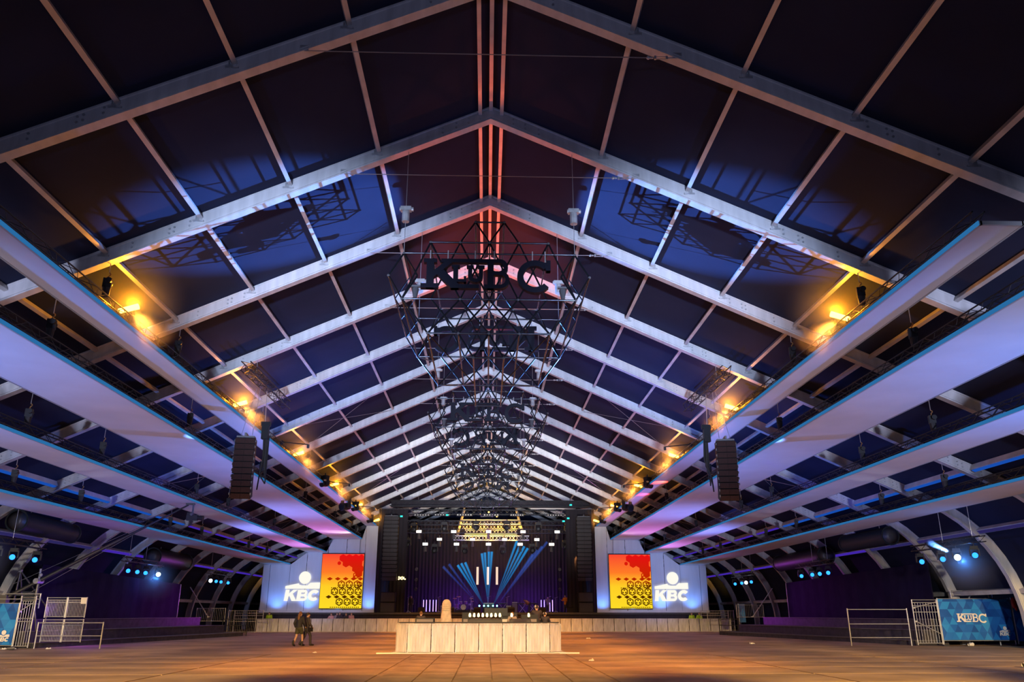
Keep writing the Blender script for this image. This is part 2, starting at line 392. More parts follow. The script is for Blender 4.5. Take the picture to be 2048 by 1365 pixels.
for k in range(1, 13):  # glowing strips added under the eave beams to colour them blue and violet
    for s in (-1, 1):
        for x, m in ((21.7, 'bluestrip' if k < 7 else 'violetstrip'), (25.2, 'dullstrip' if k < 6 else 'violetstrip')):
            mb = MB(); mb.box((0, BAY/2, -.30), (.16, BAY-.5, .02)); o = inst('glow_strip', mb.mesh('glow_strip', m), ceiling, (s*x, RY(k), roof(x)-.02)); o.rotation_euler = (0, s*(slope if x < 24 else 0.9), 0)
# tension cables across each rafter with turnbuckles
for k in range(-1, 12):
    y = RY(k)-.12; z = 15.17
    c = rod('tension_cable', (-4.75, y, z), (4.0, y, z), .014, 'wire', ceiling, 6)
    mb = MB(); mb.cyl((4.0, y, z), (4.15, y, z), .03); mb.ball((4.02, y, z), .05)
    for dz in (-.035, .035): mb.cyl((4.2, y, z+dz), (4.5, y, z+dz), .012)
    mb.box((4.2, y, z), (.05, .05, .10)); mb.box((4.5, y, z), (.05, .05, .10)); mb.cyl((4.5, y, z), (4.78, y, z), .02); mb.box((4.78, y, z+.08), (.22, .04, .16)); mb.box((-4.75, y, z+.08), (.22, .04, .16))
    mb.build('turnbuckle', 'galv', ceiling)
# wind bracing wires in two roof bays
for k in (5, 9):
    for s in (-1, 1):
        for xa, xb in ((6.5, 12.0), (12.0, 6.5), (14.7, 20.2), (20.2, 14.7)):
            rod('bracing_wire', (s*xa, RY(k)+.15, roof(xa)-.2), (s*xb, RY(k+1)-.15, roof(xb)-.2), .012, 'wire', ceiling, 6)

# ================================================================== CEILING STRIPS WITH TRUSSES
PAN = [(11.55, 12.6, 10.34), (13.0, 15.95, 8.98), (16.6, 18.5, 7.66), (20.15, 22.5, 6.43)]
PNAME = ['narrow innermost', 'widest', 'third', 'outermost']
SIDE = {-1: 'left', 1: 'right'}
YN, YF = 16.6, 86.0
def truss_parts(t, p, q, w, m, pitch=0.6, rc=0.024, rl=0.011, four=True):
    p = Vector(p); q = Vector(q); d = (q-p).normalized(); up = V(0, 0, 1); sd = d.cross(up).normalized(); L = (q-p).length
    cs = [sd*w/2+up*w/2, -sd*w/2+up*w/2, -sd*w/2-up*w/2, sd*w/2-up*w/2]
    if not four: cs = [up*w/2, -sd*w/2-up*w/2, sd*w/2-up*w/2]
    for c in cs: rod('chord', p+c, q+c, rc, m, t, 6)
    mb = MB(); n = max(2, int(L/pitch))
    for j in range(len(cs)):
        a, b = cs[j], cs[(j+1) % len(cs)]
        for i in range(n):
            s0, s1 = L*i/n, L*(i+1)/n
            mb.cyl(p+d*s0+(a if i % 2 else b), p+d*s1+(b if i % 2 else a), rl, n=4, cap=False)
    mb.build('lacing', m, t)
for s in (-1, 1):
    for i, (xa, xb, z) in enumerate(PAN):
        t = thing('ceiling_strip', f'{PNAME[i]} long white fabric ceiling strip on the {SIDE[s]} side of the hall', 'ceiling strip', (s*(xa+xb)/2, YN, z), 'white ceiling strips')
        mb = MB(); n = 34; xm0, xm1 = s*(xa+.04), s*(xb-.02)
        # slightly slack fabric: sags a few centimetres between its battens
        vs = []; nx = 6
        for j in range(n*4+1):
            y = YN+.04+(YF-YN-.08)*j/(n*4); sag = 0.012*math.sin(PI*((j % 4)/4.0))
            for ii in range(nx+1):
                u = ii/nx; vs.append((xm0+(xm1-xm0)*u, y, z-sag*math.sin(PI*u)))
        fs = [(j*(nx+1)+ii, j*(nx+1)+ii+1, (j+1)*(nx+1)+ii+1, (j+1)*(nx+1)+ii) for j in range(n*4) for ii in range(nx)]
        mb.add(vs, fs); mb.bb(min(xm0, xm1), max(xm0, xm1), YN+.04, YF-.04, z+.05, z+.07); mb.build('fabric', 'panel', t, smooth=True)
        mb = MB()
        for x in (s*(xa+.02), s*(xb-.01)): mb.bb(x-.03, x+.03, YN, YF, z-.012, z+.09)
        mb.bb(s*xa, s*xb, YN, YN+.06, z-.012, z+.09); mb.build('frame', 'panelframe', t)
        mb = MB(); mb.bb(s*(xa-.015), s*(xa-.035), YN+.02, YF-.3, z-.01, z+.10); mb.build('edge_glow', 'cyanglow', t)  # cyan light on the inner edge, put in as a glowing strip
        tr = thing('lighting_truss', f'black lattice truss above the {PNAME[i]} ceiling strip on the {SIDE[s]} side', 'truss', (s*(xa+.25), YN, z+.3), 'trusses above the ceiling strips')
        truss_parts(tr, (s*(xa+.22), YN+.3, z+.34), (s*(xa+.22), YF-.4, z+.34), .30, 'truss')
# hoists
HO = thing('chain_hoist', 'x', 'hoist', (0, 0, 0))
mb = MB(); mb.box((0, 0, 0), (.24, .20, .30)); mb.cyl((.05, -.10, .05), (.05, -.22, .05), .09, n=10); mb.cyl((.05, .10, .05), (.05, .20, .05), .08, n=10); mb.build('body', 'blackgloss', HO)
mb = MB(); mb.cyl((0, 0, -.42), (0, 0, -.15), .10, .12, n=10); mb.build('chain_bag', 'black', HO)
mb = MB(); mb.tube([(0, 0, .15), (0, 0, .24), (.05, 0, .28), (.05, 0, .33), (0, 0, .36)], .018); mb.build('hook', 'hook', HO)
CH = rod('chain', (0, 0, .35), (0, 0, 1.35), .014, 'wire', HO, 6)
hcount = 0
def hoist(x, y, z, label, group):
    global hcount
    h = dup(HO, (x, y, z), 0.3 if x < 0 else -0.3, label, group); hcount += 1
    for c in h.children:
        if c.name.startswith('chain') and not c.name.startswith('chain_bag'):
            top = roof(x)-.50-z; c.scale = (.014, .014, max(.2, top-.35))
    return h
for s in (-1, 1):
    for i, (xa, xb, z) in enumerate(PAN):
        ks = [1, 2, 4, 6, 8, 10] if i == 0 else ([1, 3, 5, 7, 9, 11] if i == 1 else [2, 3, 5, 6, 8, 10])
        if i == 3: ks = [3, 4, 6, 7, 9, 10]
        for j, k in enumerate(ks):
            hoist(s*(xa+.22), RY(k)+.05, z+.95, f'{ORD[j]} black chain hoist from the camera over the {PNAME[i]} {SIDE[s]} ceiling strip', 'chain hoists on the strip trusses')
for o in [HO]+list(HO.children): bpy.data.objects.remove(o)
# ================================================================== AMBER FLOODS ON THE INNER TRUSSES
_puff = []
def haze_puff(t, c, col, watt, r):
    # stage haze hanging around a lamp: a thin scattering medium, densest at its centre, lit by the lamp itself
    if not _puff: _puff.append(MB().ball((0, 0, 0), 1.0, 20).mesh('haze', 'haze', True))
    o = bpy.data.objects.new('haze', _puff[0]); COL.objects.link(o); o.location = c; o.scale = (r, r, r)
    tag(o, 'thin lit haze around the '+t['label'][:60].rsplit(' ', 1)[0], 'haze', None, 'stuff'); point('lamp_light', c, col, watt, .06)
def amber(s, y, j):
    x = s*11.95; z = 11.0; d = V(-s*.55, 0.15, .35).normalized()
    t = thing('amber_flood', f'{ORD[j]} glowing amber flood lamp from the camera along the {SIDE[s]} inner truss', 'lamp', (x, y, z-.25), 'amber flood lamps')
    c = V(x, y, z); side = V(0, 1, 0)
    mb = MB(); mb.box(c+V(0, .10, 0), (.50, .20, .26), ry=s*.3); mb.build('housing', 'black', t)
    mb = MB(); mb.cyl(c+V(s*.10, -.16, -.02), c+V(-s*.50, -.16, .16), .085, .10, n=12); mb.build('lens', 'amberlamp', t, True)
    mb = MB(); mb.tube([(x-.02, y-.33, z-.05), (x-.02, y-.33, z-.3), (x-.02, y+.33, z-.3), (x-.02, y+.33, z-.05)], .02); mb.build('bracket', 'black', t)
    near = max(0.25, 1.0-0.13*j)
    haze_puff(t, c+V(-s*.42, -.40, .16), (1.0, .34, .01), 300*near, 1.8)
    if j < 5: spot('amber_wash', (x-s*.40, y-.1, z-.1), (s*3.0, y+6, 0), (1.0, .34, .05), 8000, 70, .9, .2)
for s in (-1, 1):
    for j in range(6): amber(s, 24.9+12.5*j, j)

# ================================================================== MOVING HEADS
def moving_head_proto(name, lens, r=.15):
    t = thing(name, 'x', 'stage light', (0, 0, 0))
    mb = MB(); mb.box((0, 0, -.08), (.34, .26, .14)); mb.cyl((0, 0, 0), (0, 0, .12), .03); mb.build('base', 'black', t)
    mb = MB()
    for sx in (-1, 1): mb.box((sx*.19, 0, -.30), (.05, .14, .34))
    mb.box((0, 0, -.16), (.40, .16, .05)); mb.build('yoke', 'black', t)
    hd = MB(); hd.lathe((0, 0, -.42), [(.06, -.22), (.13, -.20), (.15, -.05), (.14, .08), (r, .18), (r, .22)], 14, axis=(0, -1, -.12)); hd = hd.build('head', 'blackgloss', t, True)
    ln = MB(); c = V(0, 0, -.42)+V(0, -1, -.12).normalized()*.222; ln.lathe(c, [(r*.86, 0), (r*.82, .012), (r*.4, .03)], 14, axis=(0, -1, -.12)); ln.build('lens', lens, hd)
    return t
MHB = moving_head_proto('moving_head_light', 'bluelens'); MHH = moving_head_proto('moving_head_light', 'bluehot', .17); MHD = moving_head_proto('moving_head_light', 'blackgloss', .17)
# light bars hung along both side walls
def light_bar(s, yc, nm, hot, j):
    x = s*23.0; z = 4.8
    t = thing('light_bar', f'black bar carrying blue stage lights under the {nm} arches on the {SIDE[s]} side', 'light bar', (x, yc-3.2, z), 'side light bars')
    truss_parts(t, (x, yc-3.2, z+.15), (x, yc+3.2, z+.15), .26, 'truss', .5)
    for yy in (yc-2.4, yc+.2): rod('hanger', (x, yy, z+.25), (x, yy, roof(x)-.4), .012, 'wire', t, 6)
    for i, dy in enumerate((-2.4, -.9, .5, 2.6)):
        if i == hot and abs(yc) < 60: haze_puff(t, V(x-s*.12, yc+dy-.62, z-.80), (.06, .28, 1.0), 80, 1.8)
        dup(MHH if i == hot else MHB, (x-s*.02, yc+dy, z-.12), s*(-.55+.12*i) if i != hot else s*-.50, f'{ORD[i]} blue moving head light from the camera on the {nm} {SIDE[s]} light bar', 'moving heads on the side light bars')
light_bar(1, 40.6, 'nearest', 1, 0); light_bar(1, 57.6, 'middle', 9, 1); light_bar(1, 74.0, 'farthest', 1, 2)
light_bar(-1, 40.4, 'nearest', 0, 0); light_bar(-1, 56.4, 'middle', 3, 1); light_bar(-1, 72.6, 'farthest', 0, 2)
# the light those heads throw: shafts through the letter cages on to the roof, and washes on the ceiling strips
BL = (.12, .34, 1.0)
spot('shaft', (22.8, 40.0, 4.5), (-7.0, 25.2, 14.6), BL, 220000, 12, .5, .06)
spot('shaft', (-22.8, 40.0, 4.5), (7.0, 25.2, 14.6), BL, 220000, 12, .5, .06)
for s in (-1, 1):   # grazing pools of light on the ceiling strips, from heads on the side bars
    for (yc, tx, ty, tz_) in ((40, 15.2, 33, 8.98), (42, 17.5, 37, 7.66), (56, 15.0, 47, 8.98), (58, 17.5, 52, 7.66), (57, 21.3, 49, 6.43)):
        spot('strip_pool', (s*22.9, yc, 4.4), (s*tx, ty, tz_), (.85, .88, 1.0), 240, 11, .9, .08)

# ================================================================== LETTER CAGES
def rect(x0, y0, x1, y1): return [(x0, y0), (x1, y0), (x1, y1), (x0, y1)]
def seg(cx, cy, ro, ri, a0, a1, n, ky=1.0):
    out = []
    for i in range(n):
        a, b = math.radians(a0+(a1-a0)*i/n), math.radians(a0+(a1-a0)*(i+1)/n)
        out.append([(cx+ro*math.cos(a), cy-ky*ro*math.sin(a)), (cx+ro*math.cos(b), cy-ky*ro*math.sin(b)), (cx+ri*math.cos(b), cy-ky*ri*math.sin(b)), (cx+ri*math.cos(a), cy-ky*ri*math.sin(a))])
    return out
GLY = {
 'letter_k': [rect(592, 352, 642, 565), rect(572, 350, 662, 377), rect(555, 533, 675, 565), [(640, 488), (640, 440), (712, 374), (770, 374)], [(660, 462), (708, 432), (812, 538), (812, 566), (760, 566)], rect(690, 350, 1062, 376), rect(755, 538, 950, 566)],
 'letter_l': [rect(774, 396, 806, 520), rect(762, 396, 818, 412), rect(762, 500, 862, 520), rect(846, 478, 862, 520)],
 'letter_u': [rect(874, 396, 902, 478), rect(948, 396, 976, 478), rect(864, 396, 912, 410), rect(938, 396, 986, 410)]+seg(925, 476, 51, 23, 180, 360, 8, .9),
 'letter_b': [rect(1006, 350, 1048, 566), rect(985, 350, 1090, 377), rect(985, 538, 1092, 566), rect(1040, 440, 1092, 466)]+seg(1088, 408, 58, 30, -90, 90, 9, 1.0)+seg(1092, 502, 64, 36, -90, 90, 9, 1.0),
 'letter_c': seg(1330, 474, 122, 80, 42, 318, 22, .98)+[rect(1408, 356, 1436, 432), [(1388, 372), (1412, 372), (1436, 432), (1404, 432)]],
}
def klubc(fn, d0, d1, cdx=0):
    out = []
    for nm, polys in GLY.items():
        mb = MB()
        for q, p in enumerate(polys): e = (d1-d0)*.004*(q+1); mb.prism([((x-997-(cdx if nm == 'letter_c' else 0))*.00458, (466-y)*.00458) for x, y in p], fn, d0-e, d1+e)
        out.append((nm, mb))
    return out
zA, zB, zC, zO, zD, zF, zG = 13.55, 12.82, 12.43, 11.66, 10.88, 9.76, 8.98
FACE = [((-.46, zA), (.46, zA)), ((-1.87, zB), (1.87, zB)), ((-2.7, zC), (2.7, zC)), ((-2.7, zD), (2.7, zD)), ((-1.87, zF), (1.87, zF)), ((-.46, zG), (.46, zG))]
for s in (-1, 1):
    FACE += [((s*.46, zA), (s*.93, zB)), ((s*.46, zA), (0, zB)), ((s*1.87, zB), (s*2.7, zD)), ((s*1.87, zB), (s*.9, zD)), ((s*.93, zB), (s*1.8, zD)), ((s*.93, zB), (0, zD)), ((0, zB), (s*.9, zD)),
             ((s*2.7, zC), (s*3.15, zO)), ((s*3.15, zO), (s*2.7, zD)), ((s*2.7, zC), (s*2.25, zO)), ((s*2.25, zO), (s*2.7, zD)),
             ((s*2.7, zD), (s*1.87, zF)), ((s*1.8, zD), (s*.93, zF)), ((s*.9, zD), (s*1.87, zF)), ((s*.9, zD), (0, zF)), ((0, zD), (s*.93, zF)), ((s*.93, zF), (s*.46, zG)), ((0, zF), (s*.46, zG))]
RUN = [(0, zB), (0, zF)]
for s in (-1, 1): RUN += [(s*.46, zA), (s*1.87, zB), (s*2.7, zC), (s*3.15, zO), (s*2.7, zD), (s*1.87, zF), (s*.93, zF), (s*.46, zG)]
def cage(y, label, cat='hanging sign'):
    D = 5.9
    t = thing('letter_cage', label, cat, (0, y, zG), 'letter cages under the ridge')
    for yy in (y, y+D):
        for (a, b) in FACE: rod('tube', (a[0], yy, a[1]), (b[0], yy, b[1]), .029, 'cagetube', t)
    for (x, z) in RUN: rod('tube', (x, y, z), (x, y+D, z), .027, 'cagetube', t)
    for s in (-1, 1):   # bracing on the slanted sides and below
        for f in (.33, .67):
            rod('tube', (s*3.15, y+D*f, zO), (s*2.7, y+D*f, zD), .02, 'cagetube', t)
            rod('tube', (s*3.15, y+D*f, zO), (s*2.7, y+D*f, zC), .02, 'cagetube', t)
        rod('tube', (s*2.7, y, zD), (s*1.87, y+D/2, zF), .022, 'cagetube', t); rod('tube', (s*1.87, y+D/2, zF), (s*2.7, y+D, zD), .022, 'cagetube', t)
        rod('tube', (s*1.87, y, zF), (s*.46, y+D/2, zG), .022, 'cagetube', t); rod('tube', (s*.46, y+D/2, zG), (s*1.87, y+D, zF), .022, 'cagetube', t)
    # nodes at the crossings of the front face
    mb = MB()
    for yy in (y, y+D):
        for (x, z) in RUN+[(s*.93, zB) for s in (-1, 1)]+[(s*.9, zD) for s in (-1, 1)]: mb.ball((x, yy, z), .05, 8)
    mb.build('joints', 'steel_dark', t)['kind'] = 'stuff'
    for sgn, yy in ((1, y-.12), (-1, y+D+.12)):
        # front letters face the entrance, rear letters face the stage
        for nm, m in klubc(lambda a, b, d, sgn=sgn, yy=yy: V(sgn*a-.10, yy+d, b+11.63), -.09, .09): m.build(nm, 'letter', t)
        for x in (-1.75, -1.2, -.35, .25, 1.45, 1.85): rod('letter_hanger', (sgn*x-.1, yy, 12.1), (sgn*x-.1, yy, zC+.05), .018, 'galv', t, 6)
    for s in (-1, 1):
        for yy in (y, y+D):
            rod('hanging_cable', (s*2.7, yy, zC), (s*2.7, yy, roof(2.7)-.45), .011, 'wire', t, 6)
            mb = MB(); zz = zC+1.35; mb.cyl((s*2.7, yy, zz-.25), (s*2.7, yy, zz+.12), .12, n=10); mb.box((s*2.7, yy, zz+.2), (.34, .2, .14)); mb.cyl((s*2.7-.2, yy, zz+.2), (s*2.7+.24, yy, zz+.2), .07, n=10); mb.build('hoist_motor', 'galv', t)
    # small spot lights on the frame ends
    for s in (-1, 1):
        mb = MB(); mb.cyl((s*2.3, y-.02, 10.9), (s*2.3, y+.12, 11.25), .06, .11, n=10); mb.box((s*2.3, y+.05, 11.32), (.3, .1, .06)); mb.build('spot_light', 'steel_dark', t)
cage(RY(1), 'nearest tubular steel cage with big black letters KLUBC hung from the ridge')
cage(RY(4), 'middle tubular steel cage with black letters KLUBC hung from the ridge')
cage(RY(7), 'farthest tubular steel letter cage just before the stage roof')

# ================================================================== DELAY LINE ARRAYS
def line_array(name, label, x, y, ztop, w, h, d, n, grille, group, curve=0.0, rz=0.0):
    t = thing(name, label, 'loudspeaker', (x, y, ztop-n*h), group); ch = h*.95
    yy = 0.0; zz = ztop; ang = 0.0; R = Matrix.Rotation(rz, 3, 'Z')
    for i in range(n):
        ang = curve*(i/(n-1))**2; c = V(x, y, 0)
        p = V(0, yy, zz-h/2); wv = V(x, y, 0)+R @ p
        b = MB(); b.box(wv, (w, d, ch), rz=rz, rx=ang); b = b.build('cabinet', 'cabinet', t)
        g = MB(); f = wv+R @ V(0, -d/2*math.cos(ang)-.012, -d/2*math.sin(ang)); g.box(f+R @ V(-w*.24, 0, 0), (w*.46, .02, ch*.9), rz=rz, rx=ang); g.box(f+R @ V(w*.24, 0, 0), (w*.46, .02, ch*.9), rz=rz, rx=ang); g.build('grille', grille, b)
        zz -= h*math.cos(ang); yy += h*math.sin(ang)
    mb = MB(); mb.box((x, y, ztop+.06), (w*.9, d*.9, .08), rz=rz); mb.box((x, y, ztop+.16), (.08, d*1.2, .14), rz=rz)
    mb.build('fly_frame', 'steel_dark', t); mb = MB()
    for i in range(n):
        for sx in (-1, 1): mb.box(V(x, y, ztop-(i+.5)*h)+R @ V(sx*(w/2+.02), -d/2+.06, 0), (.03, .05, .10), rz=rz)
    mb.build('rigging_pins', 'steel_dark', t)['kind'] = 'stuff'; return t
for s in (-1, 1):
    t = line_array('line_array', f'curved brown-grilled line array hanging in front of the {SIDE[s]} ceiling strips', s*10.9, 36.0, 9.12, .86, .262, .55, 10, 'grille', 'hanging delay line arrays', .35, rz=s*-.12)
    for dx in (-.25, .25): rod('suspension_cable', (s*10.9+dx, 36.0, 9.3), (s*10.7+dx*.3, 36.4, 11.6), .012, 'wire', t, 6)
    tr = thing('short_truss', f'short black lattice truss above the {SIDE[s]} hanging line array', 'truss', (s*10.5, 33.6, 11.6), 'trusses above the line arrays')
    truss_parts(tr, (s*10.55, 33.6, 11.85), (s*10.42, 40.5, 11.85), .40, 'truss', .45, .028, .014)
    for yy in (35.1, 40.2): rod('hanger', (s*10.5, yy, 12.05), (s*10.5, yy, roof(10.5)-.45), .014, 'wire', tr, 6)
    hb = thing('cable_loom', f'black hoist and cable loom beside the {SIDE[s]} hanging line array', 'hoist', (s*10.25, 36.6, 8.6), 'cable looms of the line arrays')
    mb = MB(); mb.box((s*10.25, 36.6, 9.55), (.30, .26, .62)); mb.box((s*10.25, 36.6, 9.95), (.42, .2, .2)); mb.build('motor', 'blackgloss', hb)
    mb = MB()
    for q in range(5): mb.tube([(s*10.2+.05*q-.1, 36.6+.04*q, 9.4), (s*10.15+.05*q-.1, 36.62, 8.4-.3*q), (s*10.3, 36.5, 7.6), (s*10.32, 36.4, 6.9)], .03)
    mb.build('cables', 'black', hb)
    rod('chain', (s*10.3, 36.6, 10.0), (s*10.45, 36.9, 11.6), .016, 'galv', hb, 6)
# big moving heads and stand-off arms near the stage end of the inner trusses
for s in (-1, 1):
    for j, y in enumerate((57.0, 66.0, 71.0, 80.5)):
        o = dup(MHD, (s*11.45, y, 10.9 if j != 1 else 10.7), s*.6, f'{ORD[j]} dark moving head light from the camera on the {SIDE[s]} inner truss', 'dark moving heads on the inner trusses', (2.0, 2.0, 2.0) if j == 1 else (1.4, 1.4, 1.4))
    for j, y in enumerate((45.5, 60.0, 74.0)):
        t = thing('outrigger_pipe', f'{ORD[j]} thin black pipe sticking inwards from the {SIDE[s]} inner truss', 'pipe', (s*11.7, y, 10.85), 'outrigger pipes')
        rod('pipe', (s*11.9, y, 10.95), (s*10.2, y-.2, 10.75), .03, 'black', t); MB().box((s*11.75, y, 10.9), (.16, .16, .2)).build('clamp', 'black', t)
        MB().box((s*10.2, y-.2, 10.65), (.12, .1, .2)).build('sensor', 'black', t)
# ================================================================== STAGE
ZS = 1.75
st = thing('stage_deck', 'long dark stage platform at the far end of the hall', 'stage', (0, 85, 0))
mb = MB(); mb.bb(-23.0, 23.4, 84.6, 104, ZS-.18, ZS); mb.build('deck', 'stagedeck', st)
mb = MB(); mb.bb(-22.9, 23.3, 84.75, 84.85, 0.0, ZS-.18); mb.build('front_skirt', 'drape', st)
mb = MB()
for x in range(-22, 24, 2): mb.bb(x-.05, x+.05, 85.4, 85.5, 0, ZS-.18)
mb.build('legs', 'galv', st)
# white wing walls with stepped tops (the ceiling strips come down here)
for s in (-1, 1):
    t = thing('wing_wall', f'white fabric wing wall with a stepped top on the {SIDE[s]} of the stage', 'wall', (s*17, 86, ZS), 'stage wing walls')
    top = [(22.9, 6.43), (20.15, 6.43), (18.5, 7.66), (16.6, 7.66), (15.95, 8.98), (13.0, 8.98), (12.6, 10.34), (11.35, 10.34)]
    def tz(x):
        for (xa, za), (xb, zb) in zip(top, top[1:]):
            if xb <= x <= xa: return za+(zb-za)*(xa-x)/(xa-xb) if xa != xb else za
        return 10.34
    cuts = [22.9, 22.2, 20.15, 18.5, 16.6, 14.5, 12.6, 11.35]
    for j, (xa, xb) in enumerate(zip(cuts, cuts[1:])):
        pts = [xa-.02]+[x for x, z in top if xb+.02 < x < xa-.02]+[xb+.02]
        poly = [(s*x, tz(x)) for x in pts]+[(s*(xb+.02), ZS+.15), (s*(xa-.02), ZS+.15)]
        dy = .05 if j % 2 else 0.0
        mb = MB(); mb.prism(poly, lambda x, z, d: V(x, d, z), 86.0+dy, 86.1+dy); mb.build('panel', 'wingcloth', t)
    mb = MB(); mb.bb(s*22.95, s*11.3, 86.2, 86.3, ZS, 6.2)
    mb.build('backing', 'drape', t)
    mb = MB(); mb.bb(s*22.9, s*11.35, 85.9, 86.15, ZS, ZS+.14); mb.build('kick_strip', 'wingcloth', t)
# wing wall light: blue uplights at its foot and a pale wash
for s in (-1, 1):
    for x in (21.2, 18.0, 15.0, 11.9): spot('wall_uplight', (s*x, 85.1, ZS+.12), (s*x, 86.3, 5.0), (.10, .30, 1.0), 230, 120, 1.0, .12)
    spot('wall_wash', (s*15, 66, 6.2), (s*17, 86, 5.0), (.36, .50, 1.0), 6500, 40, 1.0, .3)
# projected KBC logo on the walls, its light put in as glowing letters
KBC = {
 'ball': [[(41+12*math.cos(2*PI*i/24), 9+12*math.sin(2*PI*i/24)) for i in range(24)]],
 'bar': [[(3, 25), (30, 19.6), (30, 30), (3, 30)], [(30, 21.8), (36, 23.6), (36, 30), (30, 30)], [(36, 23.6), (47, 23.6), (47, 30), (36, 30)], [(47, 23.6), (53, 18.6), (53, 30), (47, 30)], [(53, 18.6), (72, 18.0), (72, 30), (53, 30)]],
 'letter_k': [rect(2, 32, 9.5, 53), [(9.5, 45), (9.5, 39.5), (17, 32), (26, 32)], [(11, 42), (17, 39), (27, 53), (17.5, 53)]],
 'letter_b': [rect(26.5, 32, 34, 53), rect(32, 32, 40, 37), rect(32, 40.2, 41, 44.4), rect(32, 48, 41, 53)]+seg(40, 38, 6.2, 1.3, -90, 90, 8)+seg(41, 46.7, 6.4, 1.5, -90, 90, 8),
 'letter_c': seg(60, 42.5, 11.5, 4.8, 40, 320, 18, .93)+[],
}
def kbc_logo(fn, d0, d1, sx=1.0):
    out = []
    for nm, polys in KBC.items():
        mb = MB()
        for q, p in enumerate(polys):
            e = (d1-d0)*.01*(q+1); sh = .12 if nm.startswith('letter') else 0
            mb.prism([((x-37+sh*(53-y))*sx, (53-y)) for x, y in p], fn, d0-e, d1+e)
        out.append((nm, mb))
    return out
for s, xc in ((-1, -18.75), (1, 19.1)):
    t = thing('wall_logo', f'white KBC lettering and emblem on the {SIDE[s]} wing wall', 'logo', (xc, 85.9, 2.85), 'wall logos')
    for nm, m in kbc_logo(lambda x, y, d: V(xc+x*.0505, 85.93+d, 2.86+y*.0515), -.02, .02): m.build(nm, 'logowhite', t)
# LED screens
def hexpts(cx, cz, r, a0=30): return [(cx+r*math.cos(math.radians(a0+60*i)), cz+r*math.sin(math.radians(a0+60*i))) for i in range(6)]
for s, x0, x1 in ((-1, -16.85, -12.6), (1, 12.7, 17.0)):
    z0, z1 = 2.15, 7.46
    t = thing('led_screen', f'glowing red and yellow LED screen with hexagon pattern on the {SIDE[s]} of the stage', 'screen', (x0, 85.6, z0), 'LED screens')
    mb = MB(); mb.bb(x0-.04, x1+.04, 85.62, 85.8, z0-.04, z1+.10); mb.build('housing', 'black', t)
    mb = MB(); mb.bb(x0, x1, 85.585, 85.6, z0, z1); mb.build('display', 'screen', t)
    mb = MB(); fn = lambda x, z, d: V(x, d, z)
    def P(poly): mb.prism(poly, fn, 85.572, 85.582)
    def hexring(cx, cz, r, w=.11, gaps=False):
        a = hexpts(cx, cz, r); b = hexpts(cx, cz, r-w)
        for i in range(6):
            if gaps and i in (1, 4): continue
            P([a[i], a[(i+1) % 6], b[(i+1) % 6], b[i]])
        for i in range(3):
            q = math.radians(90+120*i); P(hexpts(cx+.17*math.cos(q), cz+.17*math.sin(q), .085))
    def diam(cx, cz, w=.30, h=.17): P([(cx-w, cz), (cx, cz-h), (cx+w, cz), (cx, cz+h)])
    Wd = x1-x0; p = .80
    rows = [(0.62, [2.0, 2.8, 3.6]), (1.62, [1.45, 2.25, 3.05, 3.85]), (2.32, [2.1, 2.9, 3.7])]
    for cz, xs in rows:
        for cx in xs: hexring(x0+cx*Wd/4.25, z0+cz, .40)
    for cx in (.9, 1.7, 2.5, 3.3, 4.0): diam(x0+cx*Wd/4.25, z0+1.10); diam(x0+cx*Wd/4.25, z0+2.86)
    for i in range(16): 
        for zz in (.10, 1.98): 
            x = x0+(1.15+.2*i)*Wd/4.25
            if x < x1-.12: diam(x, z0+zz, .075, .06)
    # solid cluster in the upper corner with rings cut as inner hexagons
    for (cx, cz) in ((2.1, 4.9), (2.75, 4.9), (3.4, 4.9), (4.0, 4.9), (3.1, 4.38), (3.75, 4.38), (3.45, 3.85), (4.0, 3.85), (3.8, 3.35), (1.75, 4.4), (2.45, 4.38)):
        r = .40 if cz != 4.4 else .2
        hx = hexpts(x0+cx*Wd/4.25, z0+cz, r)
        hx = [(min(a, x1-.01), min(b, z1-.01)) for a, b in hx]; P(hx)
    hexring(x0+3.55*Wd/4.25, z0+3.2, .36); hexring(x0+4.05*Wd/4.25-.1, z0+2.3, .3, .1)
    for i in range(6): P([(x1-.42+.05*i, z0+.45+.18*i), (x1-.02, z0+.30+.18*i), (x1-.02, z0+.37+.18*i), (x1-.42+.05*i, z0+.52+.18*i)])
    mb.build('screen_pattern', 'screenprint', t)
    for x in (x0+.5, x1-.5): rod('suspension_line', (x, 85.7, z1+.08), (x, 85.7, 9.6), .02, 'steel_dark', t, 6)
